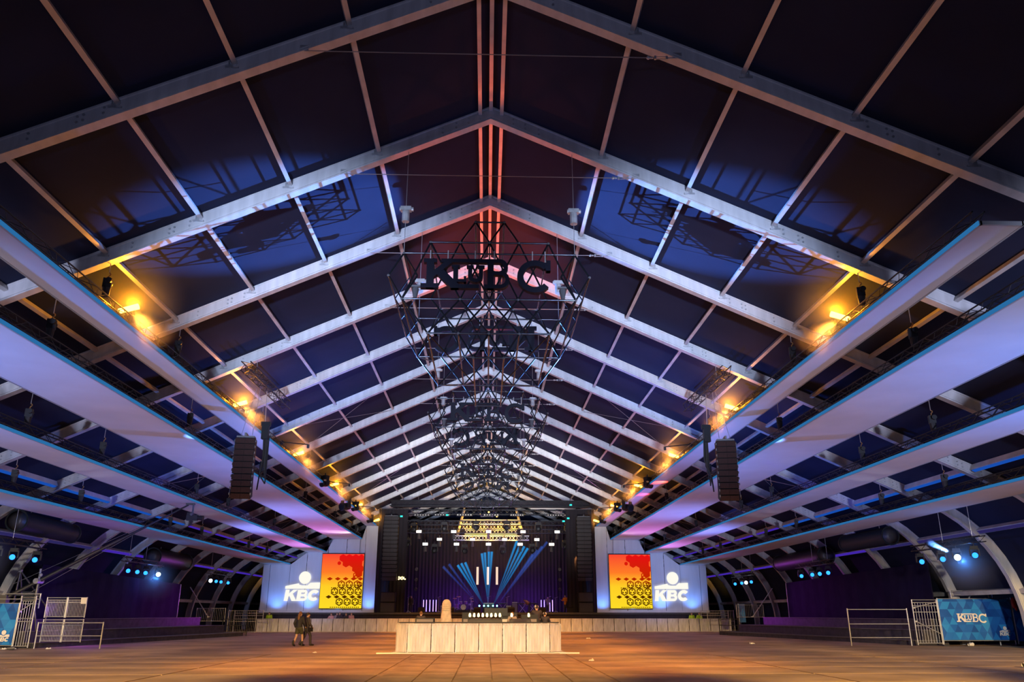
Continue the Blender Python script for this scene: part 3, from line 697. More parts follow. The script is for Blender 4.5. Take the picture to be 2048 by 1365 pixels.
# main stage PA columns and subwoofers
for s in (-1, 1):
    xc = -9.95 if s < 0 else 10.15
    line_array('main_line_array', f'tall black main line array column on the {SIDE[s]} edge of the stage opening', xc, 85.6, 11.25, 1.5, .40, .8, 16, 'grilleblack', 'main line arrays', .18)
    for j in range(2):
        b = thing('subwoofer', f'{"lower" if j == 0 else "upper"} black subwoofer box under the {SIDE[s]} main line array', 'loudspeaker', (xc, 85.7, ZS+j*1.0), 'stacked subwoofers')
        MB().bb(xc-.75, xc+.75, 85.3, 86.4, ZS+j*1.0, ZS+j*1.0+.96).build('cabinet', 'cabinet', b); MB().bb(xc-.68, xc+.68, 85.27, 85.3, ZS+j*1.0+.06, ZS+j*1.0+.9).build('grille', 'grilleblack', b)
    # side masking drapes
    t = thing('masking_drape', f'tall black masking drape beside the {SIDE[s]} main line array', 'curtain', (s*10.9, 86.6, ZS), 'stage drapes')
    mb = MB(); xs = [s*(8.4+.2*i) for i in range(15)]
    for a, b in zip(xs, xs[1:]):
        i = xs.index(a); ya = 86.9+.08*(i % 2); yb = 86.9+.08*((i+1) % 2)
        mb.add([(a, ya, ZS), (b, yb, ZS), (b, yb, 12.2), (a, ya, 12.2), (a, ya+.02, ZS), (b, yb+.02, ZS), (b, yb+.02, 12.2), (a, ya+.02, 12.2)], [(0, 1, 2, 3), (5, 4, 7, 6), (3, 2, 6, 7), (0, 4, 5, 1)])
    mb.build('cloth', 'drape', t); rod('curtain_rail', (s*8.3, 86.95, 12.25), (s*11.4, 86.95, 12.25), .04, 'steel_dark', t)
# backdrop
t = thing('backdrop', 'dark pleated backdrop curtain closing the rear of the stage', 'curtain', (0, 101, ZS), 'stage drapes')
mb = MB(); n = 110
for i in range(n):
    a, b = -11.5+23*i/n, -11.5+23*(i+1)/n; ya, yb = 101+.10*(i % 2), 101+.10*((i+1) % 2)
    mb.add([(a, ya, ZS), (b, yb, ZS), (b, yb, 12.5), (a, ya, 12.5)], [(0, 1, 2, 3)])
mb.build('cloth', 'drape', t); rod('curtain_rail', (-11.6, 101, 12.55), (11.6, 101, 12.55), .05, 'steel_dark', t)
for s in (-1, 1):
    t = thing('side_curtain', f'black side curtain running back along the {SIDE[s]} of the stage', 'curtain', (s*11.4, 94, ZS), 'stage drapes')
    mb = MB(); n = 40
    for i in range(n):
        a, b = 87.2+13.6*i/n, 87.2+13.6*(i+1)/n; xa, xb = s*(11.45+.1*(i % 2)), s*(11.45+.1*((i+1) % 2))
        mb.add([(xa, a, ZS), (xb, b, ZS), (xb, b, 12.3), (xa, a, 12.3)], [(0, 1, 2, 3)])
    mb.build('cloth', 'drape', t); rod('curtain_rail', (s*11.5, 87, 12.35), (s*11.5, 101, 12.35), .04, 'steel_dark', t)
# roof grid of trusses over the stage
def stage_truss(label, p, q, w, m='truss', pitch=.6):
    t = thing('stage_truss', label, 'truss', p, 'trusses over the stage'); truss_parts(t, p, q, w, m, pitch, .035, .018); return t
stage_truss('front black truss spanning the whole stage opening', (-10.3, 86.2, 12.75), (11.0, 86.2, 12.75), .55)
stage_truss('second black truss just behind the front stage truss', (-10.3, 88.6, 12.1), (11.0, 88.6, 12.1), .5)
stage_truss('black lighting truss carrying the upper row of white lamps', (-9.6, 91.0, 11.2), (10.2, 91.0, 11.2), .45)
stage_truss('black lighting truss carrying the lower row of white lamps', (-9.6, 94.0, 10.6), (10.2, 94.0, 10.6), .45)
for j, (z, x0, x1) in enumerate(((12.05, -3.0, 4.0), (11.45, -3.0, 4.0), (10.85, -2.6, 3.6), (10.1, -3.9, 5.0))):
    stage_truss(f'{ORD[j]} silver truss from the top in the amber lit block over the stage', (x0, 98.0-.35*j, z), (x1, 98.0-.35*j, z), .5, 'galv', .4)
for s in (-1, 1):
    stage_truss(f'black truss running back along the {SIDE[s]} edge of the stage roof', (s*9.6, 86.5, 12.5), (s*9.6, 100.5, 12.5), .5)
    stage_truss(f'silver inclined truss on the {SIDE[s]} flank of the amber lit block', (s*3.9+.4, 97.2, 10.4), (s*3.1+.4, 97.6, 13.6), .35, 'galv', .4)
for k, (x, j) in enumerate(((-7.5, 0), (-2.5, 1), (3.2, 2), (8.2, 3))):
    t = thing('rigging_tower', f'{ORD[j]} thin rigging drop from the left above the stage trusses', 'rigging', (x, 88.6, 12.3), 'rigging drops over the stage')
    rod('chain', (x, 88.6, 12.35), (x, 88.6, roof(x)-.5), .02, 'wire', t, 6); MB().box((x, 88.6, 12.8), (.25, .2, .4)).build('motor', 'black', t)
# black velvet border across the top of the stage opening
t = thing('stage_border', 'horizontal black cloth border across the top of the stage opening', 'curtain', (0.3, 86.6, 12.9), 'stage drapes')
MB().bb(-10.2, 11.0, 86.55, 86.6, 12.35, 13.05).build('cloth', 'drape', t); rod('pipe', (-10.3, 86.57, 13.05), (11.1, 86.57, 13.05), .04, 'steel_dark', t)
for x_, w_ in ((-1.8, 6000), (.5, 7000), (2.9, 6000)): spot('stage_amber', (x_, 96.2, 8.6), (x_*.9+.05, 97.4, 11.4), (1.0, .46, .03), w_, 66, .6, .15)
for x_ in (-2.2, -.4, 1.4, 3.2): point('stage_amber', (x_, 96.9, 11.5), (1.0, .44, .02), 330, .12)
# white fronted par lamps in three rows
PAR = thing('led_lamp', 'x', 'stage light', (0, 0, 0))
MB().box((0, 0, -.22), (.62, .36, .34)).build('housing', 'black', PAR)
MB().box((0, -.19, -.22), (.56, .03, .28)).build('white_front', 'parwhite', PAR)
MB().cyl((0, 0, -.05), (0, 0, .25), .04).build('clamp', 'steel_dark', PAR); MB().cyl((0, 0, -.39), (0, .02, -1.0), .14, .18, n=10).build('lower_head', 'steel_dark', PAR)
def par_row(xs, y, z, nm):
    for j, x in enumerate(xs): dup(PAR, (x, y, z), 0, f'{ORD[j]} white fronted stage lamp from the left in the {nm} row over the stage', 'white fronted lamps over the stage')
par_row([-7.49, -3.66, .19, 4.01, 7.80], 90.8, 10.45, 'upper'); par_row([-5.38, -1.62, 2.03, 5.72], 93.8, 9.87, 'middle'); par_row([-6.75, -3.32, .20, 3.68, 7.16], 90.8, 9.10, 'lower')
for o in [PAR]+list(PAR.children): bpy.data.objects.remove(o)
# dark hanging heads between them
for j, (x, y, z) in enumerate(((-8.6, 90, 9.5), (-5.8, 92, 9.0), (-2.4, 90, 8.8), (1.8, 92, 8.9), (5.0, 90, 8.9), (8.6, 90, 9.3), (-7.9, 89, 11.0), (-4.6, 89, 11.1), (-1.2, 89, 11.2), (2.2, 89, 11.2), (5.6, 89, 11.1), (8.8, 89, 11.0))):
    dup(MHD, (x, y, z), .2*(j % 3)-.2, f'{ORD[j]} dark moving head hanging over the stage between the white lamps', 'dark moving heads over the stage', (1.7, 1.7, 1.7))
# strips of small white sockets along the second truss
for j, (x0, x1, z, nm) in enumerate(((-7.9, -6.2, 11.75, 'first'), (-5.7, -4.0, 11.78, 'second'), (-3.3, -1.6, 11.78, 'third'), (-.4, 1.3, 11.78, 'fourth'), (2.5, 4.0, 11.78, 'fifth'), (6.5, 8.2, 11.78, 'sixth'), (8.4, 9.4, 11.78, 'seventh'))):
    t = thing('distribution_box', f'{nm} flat rack with pale sockets from the left along the stage roof truss', 'power rack', (x0, 88.3, z-.1), 'socket racks on the stage truss')
    MB().bb(x0, x1, 88.25, 88.45, z-.12, z+.14).build('case', 'black', t); mb = MB(); n = 6
    for i in range(n): x = x0+(i+.5)*(x1-x0)/n; mb.bb(x-.06, x+.06, 88.23, 88.25, z-.05, z+.05)
    mb.build('sockets', 'paper', t)
tb = thing('tube_batten', 'long pale batten under the front stage truss right of the amber block', 'batten', (7.4, 88.0, 12.45)); MB().bb(4.7, 9.6, 87.9, 88.0, 12.38, 12.50).build('tube', 'paper', tb); MB().bb(4.7, 9.6, 87.95, 88.05, 12.5, 12.6).build('rail', 'black', tb)
# small lamps around the stage roof
for j, (x, y, z, m) in enumerate(((.2, 90.5, 12.35, 'amberlamp'), (1.1, 91, 11.95, 'amberlamp'), (-.75, 95, 12.6, 'amberlamp'))):
    t = thing('stage_bulb', f'{ORD[j]} small glowing amber bulb above the centre of the stage', 'lamp', (x, y, z), 'amber bulbs over the stage'); mb = MB(); mb.ball((x, y, z), .09); mb.build('bulb', m, t); mb = MB(); mb.cyl((x, y, z+.07), (x, y, z+.3), .04); mb.build('socket', 'black', t)
for j, (x, z) in enumerate(((-9.0, 11.35), (-4.2, 11.5), (8.9, 12.6), (8.6, 11.2), (8.1, 10.9))):
    t = thing('status_light', f'{ORD[j]} small teal indicator light from the left in the stage roof', 'lamp', (x, 86.0, z), 'teal indicator lights'); MB().box((x, 86.0, z), (.26, .06, .16)).build('glow', 'tealled', t); MB().box((x, 86.08, z), (.34, .10, .26)).build('case', 'black', t)
# hanging tubes centre stage
for j, x in enumerate((-1.03, .18, 1.23)):
    t = thing('pendant_tube', f'{["left", "middle", "right"][j]} one of three pale glowing tubes hanging over centre stage', 'lamp', (x, 97, 4.83), 'pendant tubes')
    mb = MB(); mb.cyl((x, 97, 4.83), (x, 97, 6.8), .13, n=12); mb.build('tube', 'warmtube', t, True); rod('wire', (x, 97, 6.8), (x, 97, 9.7), .015, 'black', t, 6); MB().cyl((x, 97, 6.8), (x, 97, 6.95), .14, n=12).build('cap', 'black', t)
# laser heads with beams in the haze
FAN = [(-.75, [(-4.96, 6.73), (-4.3, 7.0)], 'beamdim'), (-.24, [(-3.3, 6.9), (-2.9, 7.1), (-2.45, 7.2)], 'beam'), (.23, [(-.55, 8.2), (-.2, 8.3), (.25, 8.4), (.6, 8.4)], 'beam'), (.78, [(3.5, 9.6), (3.95, 9.3), (4.35, 9.0), (4.75, 8.8)], 'beam'), (1.23, [(5.3, 8.1), (5.8, 8.6), (6.4, 9.0), (7.0, 9.5)], 'beamdim')]
for j, (x, ends, m) in enumerate(FAN):
    t = thing('laser_projector', f'{ORD[j]} beam projector from the left on the stage floor with blue beams', 'stage light', (x, 95, ZS), 'beam projectors on the stage floor')
    b = MB(); b.box((x, 95.1, ZS+.35), (.34, .36, .5)); b.build('case', 'black', t); b = MB(); b.ball((x, 94.9, 2.47), .09); b.build('aperture', 'laserhead', t)
    for (ex, ez) in ends: b = MB(); b.cyl((x, 95, 2.5), (ex, 95, ez), .012, .17, n=8); b.build('light_beam', m, t)
# purple tubes along the back line
for j, (x, nm) in enumerate([(-7.26, 'first purple tube from the left of the left set'), (-6.92, 'second purple tube from the left of the left set'), (-6.52, 'third purple tube from the left of the left set'), (-6.14, 'fourth purple tube from the left of the left set'), (-5.8, 'last purple tube of the left set'), (6.42, 'first purple tube of the right set'), (6.78, 'second purple tube of the right set'), (7.42, 'third purple tube of the right set'), (7.74, 'last purple tube of the right set')]):
    t = thing('led_tube', f'glowing upright {nm} on the stage', 'led tube', (x, 98, ZS), 'purple led tubes'); MB().cyl((x, 98, ZS+.12), (x, 98, 3.15), .035, n=8).build('tube', 'purpletube', t, True); MB().cyl((x, 98, ZS), (x, 98, ZS+.12), .12, n=10).build('foot', 'black', t)
PU = (.30, .05, 1.0)
for (x, y, z, w) in ((-6.5, 98.6, 3.0, 110), (-3.0, 99.2, 3.2, 260), (1.0, 99.2, 3.0, 160), (4.8, 98.8, 3.2, 260), (7.2, 98.6, 3.0, 110), (-9.2, 96, 3.4, 90), (9.6, 95, 3.6, 90)): point('stage_purple', (x, y, z), PU, w, .15)
spot('stage_top_purple', (0, 88.5, 11.5), (0, 98, 2), (.75, .25, .55), 700, 90, 1.0, .2)
# drum kit
dk = thing('drum_kit', 'purple lit drum kit on a riser at the rear of the stage', 'drum kit', (-2.7, 97, ZS))
MB().bb(-4.3, -1.2, 96.0, 98.4, ZS, ZS+.3).build('riser', 'stagedeck', dk)
zR = ZS+.3
def drum(c, r, h, ax, nm):
    d = MB(); d.lathe(c, [(r, -h/2), (r, h/2)], 18, axis=ax); d = d.build(nm, 'drumshell', dk, False)
    a = Vector(ax).normalized()
    e = MB()
    for sgn in (-1, 1): e.lathe(Vector(c)+a*sgn*h/2, [(r+.015, -.02), (r+.015, .02)], 18, axis=ax)
    e.build('hoop', 'galv', d)
drum((-2.6, 96.7, zR+.29), .29, .42, (0, 1, 0), 'bass_drum'); drum((-2.9, 96.9, zR+.78), .16, .22, (0, -.3, 1), 'tom'); drum((-2.35, 96.9, zR+.78), .17, .24, (0, -.3, 1), 'tom'); drum((-3.4, 97.2, zR+.42), .21, .40, (0, 0, 1), 'floor_tom'); drum((-1.95, 97.3, zR+.60), .18, .14, (0, 0, 1), 'snare')
for (x, y, z, r) in ((-3.6, 96.9, 1.25, .24), (-1.7, 96.9, 1.25, .24), (-1.6, 97.5, .95, .18), (-3.2, 97.5, 1.45, .26)):
    c = MB(); c.lathe((x, y, zR+z), [(r, -.005), (r*.4, .02), (.03, .04)], 18, axis=(0, -.25, 1)); c = c.build('cymbal', 'cymbal', dk, True)
    m = MB(); m.cyl((x, y, zR), (x, y, zR+z), .014)
    for a in (0, 2.1, 4.2): m.cyl((x, y, zR+.25), (x+.25*math.cos(a), y+.25*math.sin(a), zR), .012)
    m.build('stand', 'galv', c)
MB().cyl((-2.6, 97.7, zR), (-2.6, 97.7, zR+.5), .15, n=12).build('stool', 'black', dk)
# keyboards on X stands
for j, (x, y) in enumerate(((4.15, 96), (5.3, 96), (1.9, 96.5))):
    t = thing('keyboard', f'{["leftmost", "rightmost", "centre"][j]} keyboard on a folding stand on the purple stage', 'keyboard', (x, y, ZS), 'keyboards on stands')
    mb = MB()
    for dy in (-.15, .15): mb.cyl((x-.38, y+dy, ZS), (x+.38, y+dy, ZS+.92), .022); mb.cyl((x+.38, y+dy, ZS), (x-.38, y+dy, ZS+.92), .022)
    mb.build('stand', 'galv', t); b = MB(); b.bb(x-.62, x+.62, y-.17, y+.17, ZS+.92, ZS+1.03); b.build('case', 'black', t); MB().bb(x-.56, x+.56, y-.15, y+.0, ZS+1.03, ZS+1.045).build('keys', 'white', t)
# amplifiers, wedges and mic stands
for j, (x, y, w, h, m) in enumerate(((.3, 96.6, 1.3, 1.1, 'cabinet'), (2.6, 96.8, .7, .8, 'cabinet'), (3.3, 97, .7, 1.2, 'cabinet'), (-4.9, 97, .8, .8, 'cabinet'), (-9.6, 88, .9, 1.1, 'cabinet'))):
    t = thing('amplifier', f'{ORD[j]} boxy instrument amplifier from a row at the rear of the stage', 'amplifier', (x, y, ZS), 'stage amplifiers')
    MB().bb(x-w/2, x+w/2, y, y+.45, ZS, ZS+h).build('cabinet', m, t); MB().bb(x-w/2+.05, x+w/2-.05, y-.02, y, ZS+.05, ZS+h-.18).build('grille', 'cloth_grey', t); MB().bb(x-w/2+.05, x+w/2-.05, y-.02, y, ZS+h-.15, ZS+h-.04).build('control_panel', 'galv', t)
for j, x in enumerate((-6.6, -3.6, -.9, 2.6, 5.8, 8.6)):
    t = thing('monitor_wedge', f'{ORD[j]} floor monitor wedge from the left along the stage front', 'loudspeaker', (x, 86.6, ZS), 'floor monitors')
    mb = MB(); mb.prism([(86.3, ZS), (87.0, ZS), (87.0, ZS+.2), (86.55, ZS+.5), (86.3, ZS+.42)], lambda a, b, d: V(d, a, b), x-.35, x+.35); mb.build('cabinet', 'cabinet', t)
    MB().box((x, 86.80, ZS+.37), (.6, .56, .02), rx=-.58).build('grille', 'grilleblack', t)
for j, (x, y) in enumerate(((-8.2, 89), (-5.0, 88.6), (-1.6, 88.4), (0.2, 88.2), (2.2, 88.5), (6.6, 89), (7.6, 92))):
    t = thing('microphone_stand', f'{ORD[j]} thin microphone stand from the left on the stage', 'microphone stand', (x, y, ZS), 'microphone stands')
    mb = MB(); mb.cyl((x, y, ZS), (x, y, ZS+1.45), .014); mb.cyl((x-.1, y, ZS+1.5), (x+.25, y-.35, ZS+1.62), .012)
    for a in (0, 2.1, 4.2): mb.cyl((x, y, ZS+.18), (x+.3*math.cos(a), y+.3*math.sin(a), ZS), .012)
    mb.build('pole', 'galv', t); MB().ball((x+.25, y-.35, ZS+1.62), .035).build('microphone', 'steel_dark', t)
# tall side light booms on stage
for j, (x, y) in enumerate(((-7.6, 91), (8.0, 91))):
    t = thing('light_boom', f'tall dark light boom with lamps on the {["left", "right"][j]} of the stage', 'light stand', (x, y, ZS), 'light booms')
    MB().cyl((x, y, ZS+.05), (x, y, 7.0), .05).build('pole', 'black', t); MB().cyl((x, y, ZS), (x, y, ZS+.05), .4, n=14).build('foot', 'black', t)
    for z in (4.2, 5.2, 6.3): mb = MB(); mb.cyl((x, y-.05, z), (x, y-.45, z-.1), .13, .17, n=10); mb.build('lamp', 'steel_dark', t)
# work lights and a colourful flower light at the left column
wl = thing('fairy_light_cluster', 'small cluster of yellow lights beside the left main line array', 'lamp', (-8.4, 86.4, 4.9)); mb = MB()
for i in range(9): mb.ball((-9.0+.16*(i % 5), 86.0+.03*i, 5.0+.16*(i//5)+.05*(i % 2)), .07, 8)
mb.build('bulbs', 'desklamp', wl); MB().cyl((-8.6, 86.1, ZS), (-8.6, 86.1, 5.2), .03).build('pole', 'black', wl)

# ================================================================== BARRIERS
def barrier_proto(w=1.0, h=1.2):
    t = thing('crowd_barrier', 'x', 'barrier', (0, 0, 0))
    mb = MB(); nrib = 8
    poly = []
    for i in range(nrib):
        x0 = -w/2+.02+(w-.04)*i/nrib; dx = (w-.04)/nrib
        poly += [(x0, 0), (x0+dx*.5, 0), (x0+dx*.6, -.018), (x0+dx*.9, -.018)]
    poly.append((w/2-.02, 0)); n = len(poly)
    vs = [(x, y, .05) for x, y in poly]+[(x, y, h-.05) for x, y in poly]+[(x, .03, .05) for x, y in poly]+[(x, .03, h-.05) for x, y in poly]
    fs = [(i, i+1, n+i+1, n+i) for i in range(n-1)]+[(2*n+i+1, 2*n+i, 3*n+i, 3*n+i+1) for i in range(n-1)]
    mb.add(vs, fs); mb.build('ribbed_sheet', 'barrier', t)
    mb = MB(); mb.cyl((-w/2+.01, .01, h-.03), (w/2-.01, .01, h-.03), .035); mb.build('top_rail', 'barrier', t)
    mb = MB(); mb.bb(-w/2+.01, w/2-.01, -.30, .9, 0.0, .03); mb.box((0, -.31, .02), (w-.02, .03, .05)); mb.build('foot_plate', 'barrierbase', t)
    for sx in (-1, 1):
        MB().cyl((sx*(w/2-.06), .04, h-.15), (sx*(w/2-.06), .85, .04), .022).build('brace', 'galv', t)
        MB().cyl((sx*(w/2-.03), .02, .03), (sx*(w/2-.03), .02, h-.03), .025).build('upright', 'galv', t)
    return t
BR = barrier_proto()
n = 44
TEN = ['', 'ten', 'twenty', 'thirty', 'forty']; UNI = ORD+['fifteenth', 'sixteenth', 'seventeenth', 'eighteenth', 'nineteenth']
def ordinal(i):
    if i <= 19: return UNI[i-1]
    a, b = divmod(i, 10); return {2: 'twentieth', 3: 'thirtieth', 4: 'fortieth'}[a] if b == 0 else TEN[a]+'-'+UNI[b-1]
for i in range(n): dup(BR, (-21.1+i*1.025, 80.6-.004*i, 0), 0, f'{ordinal(i+1)} ribbed pale barrier panel from the left end of the row before the stage', 'barrier row before the stage')
# mixing enclosure
FX0, FX1, FY = -3.45, 2.83, 37.6
for i in range(6): dup(BR, (FX0+.523+i*1.047, FY, 0), 0, f'{ORD[i]} ribbed metal barrier panel from the left on the front of the mixing enclosure', 'front barriers of the mixing enclosure', (1.04, .85, 1.03))
for s in (-1, 1):
    cx = FX0 if s < 0 else FX1
    dup(BR, (cx+s*.26, FY+.20, 0), s*.62, f'narrow angled corner barrier on the {SIDE[s]} front corner of the mixing enclosure', 'corner barriers of the mixing enclosure', (.60, .6, 1.03))
    for j in range(4): dup(BR, (cx+s*.53, FY+.95+j*1.04, 0), s*PI/2, f'{ORD[j]} side barrier from the front on the {SIDE[s]} flank of the mixing enclosure', 'flank barriers of the mixing enclosure', (1.02, .5, 1.0))
for o in [BR]+list(BR.children): bpy.data.objects.remove(o)
t = thing('cable_ramp', 'flat pale base plate running along the foot of the mixing enclosure', 'base plate', (-.3, 37.3, 0)); mb = MB(); mb.prism([(-4.72, 37.22), (4.08, 37.22), (4.08, 37.34), (3.4, 38.6), (-4.05, 38.6), (-4.72, 37.34)], lambda a, b, d: V(a, b, d), 0.0, .028); mb.build('plate', 'barrierbase', t); MB().bb(-4.72, 4.08, 37.19, 37.24, 0, .05).build('lip', 'white', t)
t = thing('mixing_platform', 'low dark platform inside the mixing enclosure', 'platform', (-.3, 40, 0)); MB().bb(-3.7, 3.1, 38.7, 42.6, .10, .35).build('deck', 'stagedeck', t)
mb = MB()
for x in (-3.5, -.3, 2.9):
    for y in (38.9, 42.4): mb.bb(x-.05, x+.05, y-.05, y+.05, .02, .10)
mb.build('legs', 'galv', t)
t = thing('desk_lid', 'dark shelf board resting along the top of the mixing enclosure barriers', 'shelf', (-.3, 38.2, 1.25)); MB().bb(-3.85, 3.25, 37.75, 38.6, 1.25, 1.29).build('board', 'black', t)
mb = MB()
for x in (-3.2, -1.1, 1.0, 2.7): mb.bb(x-.03, x+.03, 38.3, 38.36, .03, 1.25)
mb.build('legs', 'steel_dark', t)
def console(x, y, w, label, lamps):
    t = thing('mixing_console', label, 'mixing desk', (x, y, .35)); mb = MB(); mb.prism([(y, 1.12), (y+.75, 1.30), (y+.8, 1.42), (y, 1.22)], lambda a, b, d: V(d, a, b), x-w/2, x+w/2); mb.build('desk', 'steel_dark', t)
    mb = MB()
    for sx in (-1, 1): mb.bb(x+sx*(w/2-.06)-.04, x+sx*(w/2-.06)+.04, y+.1, y+.7, .35, 1.2)
    mb.build('legs', 'black', t); mb = MB()
    for i in range(int(w/.12)): mb.box((x-w/2+.08+i*.12, y+.42, 1.30), (.03, .4, .02), rx=.2)
    mb.build('faders', 'galv', t)
    if lamps:
        mb = MB(); mg = MB()
        for i in range(lamps):
            xx = x-w/2+.1+i*(w-.2)/max(1, lamps-1); mg.tube([(xx, y+.7, 1.36), (xx, y+.72, 1.58), (xx, y+.6, 1.64)], .01); mb.cyl((xx, y+.62, 1.64), (xx, y+.50, 1.54), .045, .06, n=8)
        mg.build('lamp_necks', 'black', t); mb.build('lamps', 'desklamp', t)
console(-.05, 39.0, 1.6, 'mixing desk with a row of glowing yellow lamps in the enclosure', 8)
console(1.6, 39.0, 1.0, 'mixing desk with two yellow lamps near the right of the enclosure', 2)
for j, (x, y, w, h) in enumerate(((1.05, 40.6, .9, 1.35), (2.1, 40.8, .8, 1.25), (-2.9, 40.3, .9, 1.1), (-.9, 40.9, .5, 1.35))):
    t = thing('equipment_rack', f'{ORD[j]} equipment rack standing inside the mixing enclosure', 'equipment rack', (x, y, .35), 'racks in the enclosure')
    MB().bb(x-w/2, x+w/2, y, y+.6, .35, .35+h).build('case', 'black', t); mb = MB()
    for i in range(4): mb.bb(x-w/2+.06, x+w/2-.06, y-.02, y, .45+i*.26, .62+i*.26)
    mb.build('front_panels', 'paper' if j == 0 else 'cloth_grey', t)
for j, (x, y) in enumerate(((.2, 40.4), (.75, 40.5))):
    t = thing('console_monitor', f'{["left", "right"][j]} one of two dark display backs in the mixing enclosure', 'monitor', (x, y, .35), 'display backs')
    MB().box((x, y, 1.72), (.55, .06, .36)).build('display', 'blackgloss', t); mb = MB(); mb.cyl((x, y+.04, .35), (x, y+.04, 1.6), .03); mb.box((x, y+.04, .37), (.3, .3, .03)); mb.build('stand', 'steel_dark', t)
# pale covered shape standing on the enclosure
t = thing('covered_stand', 'tall pale cloth covered form standing behind the enclosure barriers', 'covered equipment', (-1.85, 39.5, .35))
mb = MB(); prof = [(.20, .35), (.245, .6), (.27, 1.0), (.262, 1.3), (.235, 1.6), (.215, 1.78), (.205, 1.9), (.215, 1.99), (.205, 2.1), (.165, 2.2), (.10, 2.265), (.03, 2.28)]
nn = 22; vs = []
for (r, z) in prof:
    for i in range(nn): a = 2*PI*i/nn; rr = r*(1+.05*math.sin(5*a+z*3)*(z < 1.9)); vs.append((-1.85+rr*math.cos(a), 39.5+rr*.85*math.sin(a), z))
fs = [(j*nn+i, j*nn+(i+1) % nn, (j+1)*nn+(i+1) % nn, (j+1)*nn+i) for j in range(len(prof)-1) for i in range(nn)]+[tuple(range(nn-1, -1, -1)), tuple(range((len(prof)-1)*nn, len(prof)*nn))]
mb.add(vs, fs); mb.build('cloth_cover', 'cover', t, True)
mb = MB()
for i in range(3): zz = 1.80+.08*i; mb.lathe((-1.85, 39.5, zz), [(.222-.01*i, -.012), (.228-.01*i, 0), (.222-.01*i, .012)], 20)
mb.build('tie_cord', 'cover', t, True)

# ================================================================== TERRACES ALONG THE SIDES
def terrace(s, yf, yn, e1f, e1n, e2f, e2n, e3f, e3n, xw, ywn, zw):
    t = thing('terrace', f'dark three step viewing terrace along the {SIDE[s]} side of the hall', 'terrace', (s*e1n, yn, 0), 'side terraces')
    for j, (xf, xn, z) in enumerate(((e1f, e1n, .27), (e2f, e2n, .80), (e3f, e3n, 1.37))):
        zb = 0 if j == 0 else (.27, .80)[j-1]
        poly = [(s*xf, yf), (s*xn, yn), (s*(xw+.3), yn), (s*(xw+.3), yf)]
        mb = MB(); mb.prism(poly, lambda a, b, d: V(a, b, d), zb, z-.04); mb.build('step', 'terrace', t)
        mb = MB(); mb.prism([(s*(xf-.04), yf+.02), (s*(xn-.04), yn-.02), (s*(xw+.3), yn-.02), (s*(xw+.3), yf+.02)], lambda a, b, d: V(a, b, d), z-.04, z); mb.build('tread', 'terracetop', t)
    w = thing('terrace_wall', f'tall dark cloth wall standing at the back of the {SIDE[s]} terrace', 'wall', (s*xw, ywn, 1.37), 'terrace walls')
    mb = MB(); n = 24
    for i in range(n):
        a, b = ywn+(yf-ywn)*i/n, ywn+(yf-ywn)*(i+1)/n; xa, xb = s*(xw+.03*(i % 2)), s*(xw+.03*((i+1) % 2)); za = zw+.35*(1-i/n)
        zb = zw+.35*(1-(i+1)/n)
        mb.add([(xa, a, 1.37), (xb, b, 1.37), (xb, b, zb), (xa, a, za), (xa+s*.06, a, 1.37), (xb+s*.06, b, 1.37), (xb+s*.06, b, zb), (xa+s*.06, a, za)], [(0, 1, 2, 3), (5, 4, 7, 6), (3, 2, 6, 7), (0, 3, 7, 4), (1, 5, 6, 2)])
    mb.build('cloth', 'terracewall', w); MB().cyl((s*xw, yf, 1.37), (s*xw, yf, zw), .04).build('post', 'galv', w)
terrace(1, 69, 45.95, 19.1, 23.45, 20.75, 23.95, 22.8, 24.5, 25.0, 46.3, 4.06)
terrace(-1, 66.6, 43.4, 18.8, 22.6, 20.3, 23.1, 22.2, 23.6, 24.05, 45.8, 3.83)
for s, y in ((1, 64), (-1, 61)): spot('terrace_purple', (s*18.5, y+13, 3.2), (s*24.8, y, 2.2), (.45, .03, .75), 4200, 36, 1.0, .2)
for s in (-1, 1): spot('terrace_blue', (s*14, 40, 9.0), (s*25, 52, 2.4), (.06, .05, .75), 4200, 60, 1.0, .2)

# ================================================================== RAILS, FENCES, BANNERS
def rail(label, p, q, zb, h, rails, m='galv', group='guard rails'):
    t = thing('guard_rail', label, 'railing', (p[0], p[1], zb), group)
    for e in (p, q): rod('post', (e[0], e[1], zb), (e[0], e[1], zb+h), .035, m, t)
    for f in rails: rod('rail', (p[0], p[1], zb+h*f), (q[0], q[1], zb+h*f), .024, m, t)
    return t
rail('galvanised guard rail on the near end of the right terrace', (19.75, 45.6), (23.0, 45.5), 0.0, 1.92, (.97, .58, .22)).location
rail('galvanised guard rail at the near end of the left terrace', (-19.1, 43.0), (-22.35, 43.1), 0.0, 1.25, (.97, .48))
rail('black guard rail at the far end of the left terrace', (-18.6, 66.75), (-20.5, 66.75), .0, 1.25, (.97, .62, .22), 'black')
rail('black guard rail at the far end of the right terrace', (19.15, 69.15), (20.75, 69.15), .0, 1.25, (.97, .58, .22), 'black')
def fence(label, p, q, z0, h, nbar, group, m='galv', rails=(0.03, .5, .97), cat='fence'):
    p = V(p[0], p[1], 0); q = V(q[0], q[1], 0)
    t = thing('steel_fence', label, cat, (p.x, p.y, z0), group)
    for e in (p, q): rod('post', e+V(0, 0, z0), e+V(0, 0, z0+h), .032, m, t)
    for f in rails: rod('rail', p+V(0, 0, z0+h*f), q+V(0, 0, z0+h*f), .02, m, t)
    for i in range(1, nbar): e = p+(q-p)*i/nbar; rod('bar', e+V(0, 0, z0+h*rails[0]), e+V(0, 0, z0+h*rails[-2 if len(rails) > 3 else -1]), .011, m, t, 6)
    return t
